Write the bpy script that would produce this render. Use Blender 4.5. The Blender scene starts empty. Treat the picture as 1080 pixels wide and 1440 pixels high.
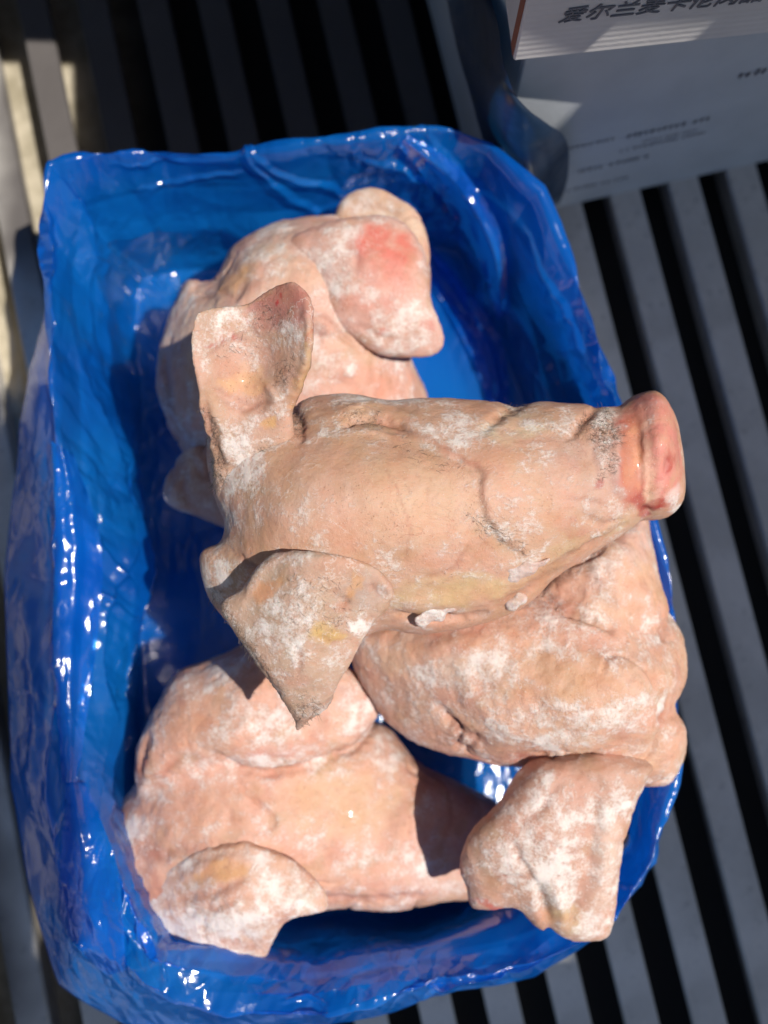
import bpy, math, random
import numpy as np
from mathutils import Vector
random.seed(4); rng = np.random.default_rng(4)
S = bpy.context.scene; COL = S.collection
R = math.radians
# ------------------------------------------------------------------ camera
TILT, FPX, CAMH = R(6.6), 1400.0, 1.0
cd = bpy.data.cameras.new("camera"); cam = bpy.data.objects.new("camera", cd); COL.objects.link(cam)
cam.location = (0, 0, CAMH); cam.rotation_euler = (TILT, 0, 0)
cd.sensor_fit = 'VERTICAL'; cd.sensor_height = 24; cd.lens = 24 * FPX / 1440
cd.clip_start = .05; cd.clip_end = 500
cd.dof.use_dof = True; cd.dof.focus_distance = .66; cd.dof.aperture_fstop = 2.0
S.camera = cam
# ------------------------------------------------------------------ light
SUN_EL, SUN_AZ = R(63), R(-16)          # azimuth measured from +x, anticlockwise
sun_dir = Vector((math.cos(SUN_EL) * math.cos(SUN_AZ), math.cos(SUN_EL) * math.sin(SUN_AZ), math.sin(SUN_EL)))
w = bpy.data.worlds.new("World"); S.world = w; w.use_nodes = True
nt = w.node_tree; bg = nt.nodes['Background']
sky = nt.nodes.new('ShaderNodeTexSky'); sky.sky_type = 'NISHITA'; sky.sun_disc = False
sky.sun_elevation = SUN_EL; sky.sun_rotation = math.pi / 2 - SUN_AZ
nt.links.new(sky.outputs[0], bg.inputs[0]); bg.inputs[1].default_value = .068
ld = bpy.data.lights.new("sun", 'SUN'); ld.energy = 5.0; ld.angle = R(.5); ld.color = (1, .955, .89)
sun = bpy.data.objects.new("sun", ld); COL.objects.link(sun)
sun.rotation_euler = sun_dir.to_track_quat('Z', 'Y').to_euler(); sun.location = sun_dir * 5
S.view_settings.view_transform = 'Standard'; S.view_settings.look = 'None'
S.view_settings.exposure = 0; S.view_settings.gamma = 1
S.cycles.max_bounces = 8; S.cycles.transparent_max_bounces = 12

# ------------------------------------------------------------------ maths helpers
CT, ST = math.cos(TILT), math.sin(TILT)
def P(px, py, z):                       # a point of the place, measured off the photograph at a known height
    px = np.asarray(px, float); py = np.asarray(py, float); z = np.asarray(z, float)
    u = (px - 540) / FPX; v = (720 - py) / FPX
    t = (CAMH - z) / (CT - ST * v)
    return np.stack([t * u, t * (v * CT + ST), z + 0 * t], -1)
def PX(p):
    x, y, z = p[..., 0], p[..., 1], p[..., 2] - CAMH
    f = ST * y - CT * z; up = CT * y + ST * z
    return 540 + FPX * x / f, 720 - FPX * up / f
def sstep(a, b, x):
    t = np.clip((x - a) / (b - a), 0, 1); return t * t * (3 - 2 * t)
_perm = np.random.default_rng(7).permutation(256); _perm = np.concatenate([_perm, _perm, _perm])
_grad = np.random.default_rng(8).normal(size=(256, 3)); _grad /= np.linalg.norm(_grad, axis=1)[:, None]
def noise(p):
    p = np.asarray(p, float); i = np.floor(p).astype(int); f = p - i; i &= 255
    w_ = f * f * f * (f * (f * 6 - 15) + 10); out = 0
    for a in (0, 1):
        for b in (0, 1):
            for c in (0, 1):
                h = _perm[_perm[_perm[i[:, 0] + a] + i[:, 1] + b] + i[:, 2] + c]
                g = _grad[h]; d = f - np.array([a, b, c])
                wt = (w_[:, 0] if a else 1 - w_[:, 0]) * (w_[:, 1] if b else 1 - w_[:, 1]) * (w_[:, 2] if c else 1 - w_[:, 2])
                out = out + wt * (g * d).sum(1)
    return out * 1.5
def fbm(p, o=4, off=0.):
    p = np.asarray(p) + off; a, s, k = 0, 1, 0
    for n in range(o):
        a = a + s * noise(p * 2 ** n + 17.3 * n); k += s; s *= .5
    return a / k * 1.4
def closed_spline(pts, n=6):
    pts = np.asarray(pts, float); m = len(pts); out = []
    for i in range(m):
        a, b, c, d = pts[i - 1], pts[i], pts[(i + 1) % m], pts[(i + 2) % m]
        for k in range(n):
            t = k / n
            out.append(.5 * (2 * b + (c - a) * t + (2 * a - 5 * b + 4 * c - d) * t * t + (3 * b - a - 3 * c + d) * t ** 3))
    return np.array(out)
def poly_sd(poly, X, Y):                # positive inside
    A = poly; B = np.roll(poly, -1, 0); best = np.full(X.shape, 1e9); ins = np.zeros(X.shape, bool)
    for (ax, ay), (bx, by) in zip(A, B):
        dx, dy = bx - ax, by - ay; L = dx * dx + dy * dy + 1e-15
        t = np.clip(((X - ax) * dx + (Y - ay) * dy) / L, 0, 1)
        best = np.minimum(best, (X - ax - t * dx) ** 2 + (Y - ay - t * dy) ** 2)
        c = (ay > Y) != (by > Y)
        ins ^= c & (X < (bx - ax) * (Y - ay) / (by - ay if by != ay else 1e-12) + ax)
    d = np.sqrt(best); return np.where(ins, d, -d)
def line_dist(line, X, Y):              # distance, side, position along
    line = np.asarray(line, float); best = np.full(X.shape, 1e9); side = np.zeros(X.shape); par = np.zeros(X.shape); n = len(line) - 1
    for i in range(n):
        (ax, ay), (bx, by) = line[i], line[i + 1]; dx, dy = bx - ax, by - ay; L = dx * dx + dy * dy + 1e-9
        t = np.clip(((X - ax) * dx + (Y - ay) * dy) / L, 0, 1)
        d = np.hypot(X - ax - t * dx, Y - ay - t * dy); m = d < best
        best = np.where(m, d, best); par = np.where(m, (i + t) / n, par)
        side = np.where(m, np.sign(dx * (Y - ay) - dy * (X - ax)), side)
    return best, side, par
def tps(xy, vals):
    xy = np.asarray(xy, float); vals = np.asarray(vals, float); s = np.ptp(xy) + 1e-9; c = xy.mean(0)
    q = (xy - c) / s; n = len(q)
    U = lambda r2: .5 * r2 * np.log(r2 + 1e-12)
    r2 = ((q[:, None] - q[None]) ** 2).sum(-1)
    M = np.zeros((n + 3, n + 3)); M[:n, :n] = U(r2) + np.eye(n) * 1e-3; M[:n, n] = 1; M[:n, n + 1:] = q
    M[n, :n] = 1; M[n + 1:, :n] = q.T
    if n < 4: M[:n, :n] += np.eye(n) * 1e-3
    sol = np.linalg.lstsq(M, np.concatenate([vals, [0, 0, 0]]), rcond=None)[0]
    def f(X, Y):
        a = (X - c[0]) / s; b = (Y - c[1]) / s; o = sol[n] + sol[n + 1] * a + sol[n + 2] * b
        for k in range(n): o = o + sol[k] * U((a - q[k, 0]) ** 2 + (b - q[k, 1]) ** 2)
        return o
    return f
def surface_nets(F, org, h):
    s = F < 0; n = np.array(F.shape)
    c = np.zeros(n - 1, int)
    for a in (0, 1):
        for b in (0, 1):
            for d in (0, 1):
                c += s[a:n[0] - 1 + a, b:n[1] - 1 + b, d:n[2] - 1 + d]
    act = (c > 0) & (c < 8); idx = -np.ones(n - 1, int); I = np.argwhere(act); idx[act] = np.arange(len(I))
    pos = np.zeros((len(I), 3)); cnt = np.zeros(len(I))
    cor = [(a, b, d) for a in (0, 1) for b in (0, 1) for d in (0, 1)]
    for a in cor:
        for ax in range(3):
            if a[ax]: continue
            b = list(a); b[ax] = 1
            fa = F[I[:, 0] + a[0], I[:, 1] + a[1], I[:, 2] + a[2]]; fb = F[I[:, 0] + b[0], I[:, 1] + b[1], I[:, 2] + b[2]]
            m = (fa < 0) != (fb < 0); t = np.where(m, fa / np.where(m, fa - fb, 1), 0)
            p = np.tile(np.array(a, float), (len(I), 1)); p[:, ax] += t
            pos[m] += p[m]; cnt[m] += 1
    V = org + h * (I + pos / cnt[:, None]); Q = []
    for ax in range(3):
        sl0 = [slice(1, -1)] * 3; sl1 = [slice(1, -1)] * 3; sl0[ax] = slice(0, -1); sl1[ax] = slice(1, None)
        a, b = s[tuple(sl0)], s[tuple(sl1)]; E = np.argwhere(a != b); fl = a[tuple(E.T)]
        off = np.array([1, 1, 1]); off[ax] = 0; E = E + off
        o1, o2 = [(1, 2), (2, 0), (0, 1)][ax]; e1 = np.eye(3, dtype=int)[o1]; e2 = np.eye(3, dtype=int)[o2]
        q = np.stack([idx[tuple((E - e1 - e2).T)], idx[tuple((E - e2).T)], idx[tuple(E.T)], idx[tuple((E - e1).T)]], 1)
        q[~fl] = q[~fl][:, ::-1]; Q.append(q)
    return V, np.concatenate(Q)
def np_mesh(name, V, Q, smooth=True):
    me = bpy.data.meshes.new(name); V = np.ascontiguousarray(V, np.float32); Q = np.ascontiguousarray(Q, np.int32); k = Q.shape[1]
    me.vertices.add(len(V)); me.vertices.foreach_set('co', V.ravel())
    me.loops.add(Q.size); me.loops.foreach_set('vertex_index', Q.ravel())
    me.polygons.add(len(Q)); me.polygons.foreach_set('loop_start', np.arange(0, Q.size, k, dtype=np.int32))
    me.update(calc_edges=True); me.validate()
    me.polygons.foreach_set('use_smooth', np.full(len(me.polygons), smooth)); return me
def normals(V, Q):
    n = np.cross(V[Q[:, 2]] - V[Q[:, 0]], V[Q[:, 3 if Q.shape[1] > 3 else 1]] - V[Q[:, 1 if Q.shape[1] > 3 else 0]])
    N = np.zeros_like(V)
    for k in range(Q.shape[1]): np.add.at(N, Q[:, k], n)
    return N / (np.linalg.norm(N, axis=1)[:, None] + 1e-12)

# ------------------------------------------------------------------ object helpers
def tag(o, label=None, cat=None, group=None, kind=None):
    for k, v in (('label', label), ('category', cat), ('group', group), ('kind', kind)):
        if v: o[k] = v
    return o
def link(name, me, mat=None, parent=None):
    o = bpy.data.objects.new(name, me); COL.objects.link(o)
    if mat and me is not None: me.materials.append(mat)
    if parent: o.parent = parent; o.matrix_parent_inverse = parent.matrix_world.inverted()
    return o
def empty(name, loc, rz=0):
    from mathutils import Matrix
    o = bpy.data.objects.new(name, None); COL.objects.link(o); o.location = loc; o.rotation_euler.z = rz
    o.empty_display_size = .03; o.matrix_world = Matrix.Translation(loc) @ Matrix.Rotation(rz, 4, 'Z'); return o
def box_mesh(name, x0, x1, y0, y1, z0, z1, bevel=0):
    import bmesh
    bm = bmesh.new(); bmesh.ops.create_cube(bm, size=1)
    for v in bm.verts:
        v.co = ((x0 + x1) / 2 + v.co.x * (x1 - x0), (y0 + y1) / 2 + v.co.y * (y1 - y0), (z0 + z1) / 2 + v.co.z * (z1 - z0))
    if bevel: bmesh.ops.bevel(bm, geom=bm.edges[:], offset=bevel, segments=1, affect='EDGES')
    me = bpy.data.meshes.new(name); bm.to_mesh(me); bm.free(); return me

# ------------------------------------------------------------------ materials
class NT:
    def __init__(s, name):
        s.m = bpy.data.materials.new(name); s.m.use_nodes = True; s.t = s.m.node_tree; s.b = s.t.nodes['Principled BSDF']; s.out = s.t.nodes['Material Output']
    def n(s, typ, **kw):
        nd = s.t.nodes.new(typ)
        for k, v in kw.items():
            if k.startswith('i_'):
                key = k[2:]; key = int(key) if key.isdigit() else key.replace('_', ' ')
                inp = nd.inputs[key]
                if hasattr(v, 'node'): s.t.links.new(v, inp)
                else: inp.default_value = v
            else: setattr(nd, k, v)
        return nd
    def l(s, a, b): s.t.links.new(a, b)
    def math(s, op, a, b=0., c=0.):
        nd = s.t.nodes.new('ShaderNodeMath'); nd.operation = op
        for i, v in enumerate((a, b, c)):
            if hasattr(v, 'node'): s.l(v, nd.inputs[i])
            else: nd.inputs[i].default_value = v
        return nd.outputs[0]
    def mix(s, f, a, b):
        nd = s.t.nodes.new('ShaderNodeMix'); nd.data_type = 'RGBA'
        for i, v in ((0, f), (6, a), (7, b)):
            if hasattr(v, 'node'): s.l(v, nd.inputs[i])
            else: nd.inputs[i].default_value = v if i == 0 else (*v, 1)
        return nd.outputs[2]
    def ramp(s, f, a, b):
        nd = s.t.nodes.new('ShaderNodeMapRange'); nd.interpolation_type = 'SMOOTHSTEP'; s.l(f, nd.inputs[0])
        nd.inputs[1].default_value = a; nd.inputs[2].default_value = b; return nd.outputs[0]
    def noise(s, sc, det=4, rough=.55, vec=None, dist=0):
        nd = s.t.nodes.new('ShaderNodeTexNoise'); nd.inputs['Scale'].default_value = sc; nd.inputs['Detail'].default_value = det
        nd.inputs['Roughness'].default_value = rough; nd.inputs['Distortion'].default_value = dist
        s.l(vec or s.coord(), nd.inputs['Vector']); return nd.outputs[0]
    def coord(s):
        if not hasattr(s, '_c'): s._c = s.t.nodes.new('ShaderNodeTexCoord').outputs['Object']
        return s._c
    def bump(s, h, dist, strength=1., prev=None):
        nd = s.t.nodes.new('ShaderNodeBump'); nd.inputs['Strength'].default_value = strength; nd.inputs['Distance'].default_value = dist
        s.l(h, nd.inputs['Height'])
        if prev: s.l(prev, nd.inputs['Normal'])
        return nd.outputs[0]
    def set(s, **kw):
        for k, v in kw.items():
            i = s.b.inputs[k.replace('_', ' ')]
            if hasattr(v, 'node'): s.l(v, i)
            else: i.default_value = (*v, 1) if isinstance(v, tuple) and i.type == 'RGBA' else v

def skin_material():
    M = NT('frozen_skin')
    col = M.n('ShaderNodeAttribute', attribute_name='skin_colour').outputs['Color']
    fr = M.n('ShaderNodeAttribute', attribute_name='frost').outputs['Fac']
    hr = M.n('ShaderNodeAttribute', attribute_name='bristle_mask').outputs['Fac']
    fine = M.noise(420, 6, .7); mid = M.noise(120, 5, .65); big = M.noise(38, 4, .6)
    a = M.math('ADD', M.math('MULTIPLY', M.math('SUBTRACT', fine, .5), 1.7), M.math('MULTIPLY', M.math('SUBTRACT', mid, .5), 1.3))
    f = M.ramp(M.math('ADD', fr, a), .02, 1.0)
    spk = M.ramp(M.noise(900, 2, .5), .66, .74)                       # single crystals
    f = M.math('MAXIMUM', f, M.math('MULTIPLY', spk, .55))
    pw = M.math('MULTIPLY', M.ramp(M.math('ADD', fr, M.math('MULTIPLY', M.math('SUBTRACT', fine, .5), .8)), -.4, .4), .13)   # thin powder everywhere
    f = M.math('MAXIMUM', M.math('MULTIPLY', f, .82), pw)
    # mottled skin
    c = M.mix(M.math('MULTIPLY', M.ramp(big, .35, .7), .35), col, (.60, .27, .18))
    c = M.mix(M.math('MULTIPLY', M.ramp(M.noise(230, 4, .6), .52, .72), .30), c, (.34, .16, .10))
    vn = M.math('ABSOLUTE', M.math('SUBTRACT', M.noise(34, 4, .6, dist=.8), .5)); vein = M.math('MULTIPLY', M.math('SUBTRACT', 1., M.ramp(vn, .004, .022)), M.ramp(M.noise(15, 2), .5, .62))
    c = M.mix(M.math('MULTIPLY', vein, .18), c, (.40, .13, .09))
    pit = M.n('ShaderNodeTexVoronoi', i_Scale=420., i_Vector=M.coord()).outputs[0]; pm = M.math('MULTIPLY', M.math('SUBTRACT', 1., M.ramp(pit, .08, .26)), M.ramp(M.noise(28, 2), .40, .62))
    c = M.mix(M.math('MULTIPLY', pm, .40), c, (.26, .13, .08))
    sn = M.math('ABSOLUTE', M.math('SUBTRACT', M.noise(22, 5, .7, dist=.3), .5)); scr = M.math('MULTIPLY', M.math('SUBTRACT', 1., M.ramp(sn, .002, .012)), M.ramp(M.noise(11, 2), .5, .6))
    f = M.math('MAXIMUM', f, M.math('MULTIPLY', scr, .40))
    c = M.mix(f, c, (.80, .735, .69))
    # bristles: dark hair strokes lying through the frost
    st = M.n('ShaderNodeMapping', i_Vector=M.coord(), i_Scale=(1, 1, 1), i_Rotation=(0, 0, .7)).outputs[0]
    hn = M.noise(1100, 3, .6, dist=1.5)
    hm = M.math('MULTIPLY', M.ramp(hn, .50, .60), M.math('MULTIPLY', hr, .95))
    c = M.mix(hm, c, (.085, .07, .06))
    h1 = M.math('ADD', M.math('MULTIPLY', fine, .55), M.math('MULTIPLY', mid, .45))
    b0 = M.bump(M.math('ADD', M.math('MULTIPLY', pm, -.5), M.math('MULTIPLY', vein, -.3)), .0006, .8); b1 = M.bump(h1, .0011, .8, b0)
    b2 = M.bump(f, .0004, .8, b1)
    b3 = M.bump(M.noise(1500, 2, .6), .0003, .8, b2)
    M.set(Base_Color=c, Roughness=M.math('ADD', M.math('MULTIPLY', f, .30), .50), Normal=b3,
          Subsurface_Weight=.22, Subsurface_Radius=(1., .38, .22), Subsurface_Scale=.005)
    M.b.inputs['Specular IOR Level'].default_value = .45
    M.l(M.math('MULTIPLY', M.ramp(fr, -.42, -.62), .45), M.b.inputs['Coat Weight']); M.b.inputs['Coat Roughness'].default_value = .14
    return M.m
def film_material(name='blue_film', dens=.68, base=(.003, .16, .68), crump=1.0, glow=1., gloss=.15):
    M = NT(name); co = M.coord()
    warp = M.n('ShaderNodeVectorMath', operation='SCALE', i_0=M.n('ShaderNodeTexNoise', i_Scale=9., i_Vector=co).outputs[1], i_3=.05).outputs[0]
    wc = M.n('ShaderNodeVectorMath', operation='ADD', i_0=co, i_1=warp).outputs[0]
    def facets(sc, rot, st):
        mp = M.n('ShaderNodeMapping', i_Vector=wc, i_Rotation=rot, i_Scale=st).outputs[0]
        return M.n('ShaderNodeTexVoronoi', feature='DISTANCE_TO_EDGE', i_Scale=sc, i_Vector=mp, i_Randomness=1.).outputs[0]
    f1 = facets(11., (.4, .2, .3), (1, .55, .8)); f2 = facets(26., (1.1, .5, 2.1), (1, .35, .7)); f3 = facets(70., (.3, 1.2, .9), (1, .5, .6))
    where = M.ramp(M.noise(8, 2, .5), .42, .66)                      # crumpled here, taut there
    cl = lambda x, w_: M.math('MULTIPLY', M.math('MINIMUM', x, w_), -1.)
    b1 = M.bump(cl(f1, .12), .016 * crump, .4)
    b2 = M.bump(M.math('MULTIPLY', cl(f2, .12), M.math('ADD', where, .3)), .010 * crump, .5, b1)
    b3 = M.bump(M.math('MULTIPLY', f3, where), .006 * crump, .6, b2)
    b4 = M.bump(M.math('MULTIPLY', M.noise(160, 3, .6, dist=1.5), where), .0012 * crump, .5, b3)
    c = M.mix(M.ramp(M.noise(7, 2, .5), .35, .65), base, (base[0] * 2, base[1] * 1.5, base[2] * 1.15))
    M.set(Base_Color=c, Roughness=.22, Normal=b4); M.b.inputs['Specular IOR Level'].default_value = .2
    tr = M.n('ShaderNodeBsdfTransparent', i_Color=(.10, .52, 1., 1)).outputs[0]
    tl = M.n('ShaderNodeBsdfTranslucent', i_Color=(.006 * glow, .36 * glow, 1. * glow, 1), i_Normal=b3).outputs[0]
    m1 = M.n('ShaderNodeMixShader', i_0=.54, i_1=M.b.outputs[0], i_2=tl).outputs[0]
    m2 = M.n('ShaderNodeMixShader', i_0=dens, i_1=tr, i_2=m1).outputs[0]
    fres = M.n('ShaderNodeFresnel', i_IOR=1.5, i_Normal=b4).outputs[0]
    gl = M.n('ShaderNodeBsdfGlossy', i_Roughness=gloss, i_Normal=b4).outputs[0]
    m3 = M.n('ShaderNodeMixShader', i_0=M.math('MINIMUM', M.math('MULTIPLY', fres, 1.4), .30), i_1=m2, i_2=gl).outputs[0]
    M.l(m3, M.out.inputs[0]); return M.m
def metal_material():
    M = NT('worn_aluminium')
    n = M.noise(9, 5, .6); n2 = M.noise(60, 5, .7)
    c = M.mix(M.ramp(n, .3, .7), (.54, .51, .46), (.74, .70, .64))
    c = M.mix(M.math('MULTIPLY', M.ramp(n2, .55, .75), .5), c, (.17, .16, .15))
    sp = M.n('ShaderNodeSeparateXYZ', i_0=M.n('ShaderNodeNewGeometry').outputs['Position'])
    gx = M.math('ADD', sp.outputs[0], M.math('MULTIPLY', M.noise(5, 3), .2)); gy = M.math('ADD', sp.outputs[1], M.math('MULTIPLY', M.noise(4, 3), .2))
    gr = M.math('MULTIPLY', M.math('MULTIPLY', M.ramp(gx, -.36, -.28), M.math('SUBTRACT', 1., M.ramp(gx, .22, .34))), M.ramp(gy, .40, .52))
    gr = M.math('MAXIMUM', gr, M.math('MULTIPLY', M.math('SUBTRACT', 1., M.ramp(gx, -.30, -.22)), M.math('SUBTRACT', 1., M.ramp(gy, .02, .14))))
    c = M.mix(M.math('MULTIPLY', gr, .9), c, (.06, .05, .05))         # shade painted brownish into the slat colour, along the top and lower left
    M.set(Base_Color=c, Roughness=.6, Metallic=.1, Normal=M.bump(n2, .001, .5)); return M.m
def dirt_material():  # channel bed: dirt at left, painted shade elsewhere
    M = NT('dirty_channel'); n = M.noise(25, 5, .65)
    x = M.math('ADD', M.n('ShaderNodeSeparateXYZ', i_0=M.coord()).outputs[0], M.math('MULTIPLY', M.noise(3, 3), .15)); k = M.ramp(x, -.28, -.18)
    M.set(Base_Color=M.mix(k, M.mix(M.ramp(n, .35, .65), (.30, .26, .18), (.50, .44, .33)), (.025, .023, .022)), Roughness=.9, Normal=M.bump(n, .003, .6)); return M.m  # beige dirt at left; elsewhere the channel's shade is painted near black
def board_material(name, col, flute=0.):
    M = NT(name); n = M.noise(14, 5, .6)
    c = M.mix(M.math('MULTIPLY', M.ramp(n, .3, .75), .5), col, tuple(x * .78 for x in col)); nrm = None
    if flute:
        sx = M.n('ShaderNodeSeparateXYZ', i_0=M.coord()).outputs[2]
        wv = M.math('SINE', M.math('MULTIPLY', sx, 2 * math.pi / flute))
        nrm = M.bump(wv, .0002, .4)
        c = M.mix(M.math('MULTIPLY', M.ramp(wv, .3, 1.), .07), c, tuple(x * .6 for x in col))
    nrm = M.bump(M.noise(200, 3), .0004, .5, nrm)
    M.set(Base_Color=c, Roughness=.75, Normal=nrm); return M.m
def plain(name, col, rough=.6):
    M = NT(name); n = M.noise(80, 4)
    M.set(Base_Color=M.mix(M.math('MULTIPLY', n, .5), col, tuple(x * .7 for x in col)), Roughness=rough); return M.m
SKIN = skin_material(); FILM = film_material(); METAL = metal_material(); DIRT = dirt_material()  # DIRT: dirt at left, painted shade elsewhere

# ------------------------------------------------------------------ the floor of aluminium slats
VP = np.array([-2630., 11600.]); sd = VP / np.linalg.norm(VP); perp = np.array([sd[1], -sd[0]])
ang = math.atan2(sd[1], sd[0])
floor = empty('floor', (0, 0, -.055)); tag(floor, 'grooved aluminium floor of dull grey slats with dark channels', None, None, 'structure')
fb = link('channel_bed', box_mesh('channel_bed', -2.4, 2.4, -2.4, 2.4, -.08, -.055), DIRT, floor)  # its near black is painted shade; only the left is dirt
g0 = P(941.5, 264.7, 0)[:2] @ perp; pitch = (P(1030, 730, 0)[:2] @ perp - P(880.7 + .262 * 184, 730, 0)[:2] @ perp)
pitch = 0.0632
def slat_mesh(wd):
    # a T bar: flat top, thin lip, web below
    prof = [(-wd / 2, -.003), (-wd / 2 + .0015, 0), (wd / 2 - .0015, 0), (wd / 2, -.003), (wd / 2, -.006), (.006, -.008), (.006, -.055), (-.006, -.055), (-.006, -.008), (-wd / 2, -.006)]
    n = len(prof); L = 2.3; V = [(x, s * L, z) for s in (-1, 1) for x, z in prof]
    me = bpy.data.meshes.new('slat'); me.from_pydata(V, [], [(i, (i + 1) % n, n + (i + 1) % n, n + i) for i in range(n)] + [tuple(range(n))[::-1], tuple(range(n, 2 * n))])
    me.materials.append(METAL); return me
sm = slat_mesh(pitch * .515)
for k in range(-17, 18):
    off = g0 + pitch * k + pitch * .53 / 2
    o = bpy.data.objects.new('slat', sm); COL.objects.link(o); o.parent = floor
    o.location = (perp[0] * off, perp[1] * off, .055 + random.uniform(-.0006, .0006)); o.rotation_euler.z = ang - math.pi / 2

# ------------------------------------------------------------------ unseen panels added to block the light, cut to the shade wanted
def shade_xy(x0, y0, z):                # where a sun ray that ends at floor point x0, y0 passes height z
    return (x0 + sun_dir.x / sun_dir.z * z, y0 + sun_dir.y / sun_dir.z * z)
WALLM = plain('truck_panel', (.035, .035, .04), .6)  # only for the added, unseen light-blocking panels and wall
def panel(name, floor_poly, z, th=.03):
    pts = [shade_xy(x, y, z) for x, y in floor_poly]; n = len(pts)
    me = bpy.data.meshes.new(name)
    me.from_pydata([(x, y, z) for x, y in pts] + [(x, y, z + th) for x, y in pts], [], [tuple(range(n))[::-1], tuple(range(n, 2 * n))] + [(i, (i + 1) % n, n + (i + 1) % n, n + i) for i in range(n)])
    return tag(link(name, me, WALLM), 'unseen dark panel added to block the sun', None, None, 'structure')
panel('roof', [(.19, -.315), (.19, .40), (.078, .40), (.070, .50), (.85, .50), (.85, -.315)], 2.0)  # added unseen sun blocker, not a real roof
panel('roof', [(-.9, -.317), (-.9, -.75), (.9, -.75), (.9, -.317)], 2.0)  # added unseen sun blocker, not a real roof
panel('roof', [(-.330, -.313), (-.9, -.313), (-.9, .26), (-.388, .24), (-.366, .10), (-.358, 0), (-.335, -.12)], 2.04)  # added unseen sun blocker, not a real roof
panel('shelf', [(-.02, .452), (-.30, .452), (-.31, .62), (-1.6, .66), (-1.6, 1.6), (2.0, 1.6), (2.0, .452), (.078, .452), (.066, .467), (-.02, .459)], .78)  # low slab added out of view to darken the far floor
bw = link('rear_wall', box_mesh('rear_wall', -2.2, 2.6, .95, 1.0, -.03, 2.0), WALLM); tag(bw, 'unseen dark wall added to block sky light', None, None, 'structure')  # added beyond the view to cut ambient light there

# ------------------------------------------------------------------ inflated-outline solids
def solid(pieces, h=.002, pad=.012, k=.006, cuts=(), pc_e=2.5):
    """each piece: outline (px), ctrl [(px,py,z_centre,half_thickness)], R (edge rounding, m).  Pieces are blended with radius k."""
    prep = []
    for pc in pieces:
        c = np.array(pc['ctrl'], float); zf = tps(c[:, :2], c[:, 2])
        ol = closed_spline(pc['outline']); ow = P(ol[:, 0], ol[:, 1], zf(ol[:, 0], ol[:, 1]))
        cw = P(c[:, 0], c[:, 1], c[:, 2]); prep.append((ow[:, :2], tps(cw[:, :2], c[:, 2]), tps(cw[:, :2], c[:, 3]), pc['R'], c, pc.get('k', k), ow[:, 2]))
    lo = np.array([min(p[0][:, 0].min() for p in prep), min(p[0][:, 1].min() for p in prep), min(min((p[4][:, 2] - p[4][:, 3]).min(), p[6].min() - .01) for p in prep)]) - pad
    hi = np.array([max(p[0][:, 0].max() for p in prep), max(p[0][:, 1].max() for p in prep), max(max((p[4][:, 2] + p[4][:, 3]).max(), p[6].max() + .01) for p in prep)]) + pad + .01
    nn = np.ceil((hi - lo) / h).astype(int) + 1
    X = lo[0] + h * np.arange(nn[0]); Y = lo[1] + h * np.arange(nn[1]); Z = lo[2] + h * np.arange(nn[2])
    XX, YY = np.meshgrid(X, Y, indexing='ij'); F = None
    for ow, zf, tf, Rr, c, kk, _ in prep:
        d = poly_sd(ow, XX, YY); q = 1 - np.minimum(d / Rr, 1); zc = zf(XX, YY); T = np.clip(tf(XX, YY), c[:, 3].min() * .7, c[:, 3].max() * 1.15)
        E_ = pc_e; G = ((np.abs((Z[None, None] - zc[..., None]) / T[..., None]) ** E_ + (np.maximum(q, 0) ** E_)[..., None]) ** (1 / E_) - 1) * np.minimum(T, Rr)[..., None]
        if F is None: F = G
        else:
            hh = np.clip(.5 + .5 * (F - G) / kk, 0, 1); F = F * (1 - hh) + G * hh - kk * hh * (1 - hh)
    for (px, py, z, r, kk) in cuts:
        c = P(px, py, z); G = np.sqrt((XX - c[0])[..., None] ** 2 + (YY - c[1])[..., None] ** 2 + (Z[None, None] - c[2]) ** 2) - r
        G = -G; hh = np.clip(.5 - .5 * (F - G) / kk, 0, 1); F = F * (1 - hh) + G * hh + kk * hh * (1 - hh)
    return surface_nets(F, lo, h)

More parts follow.
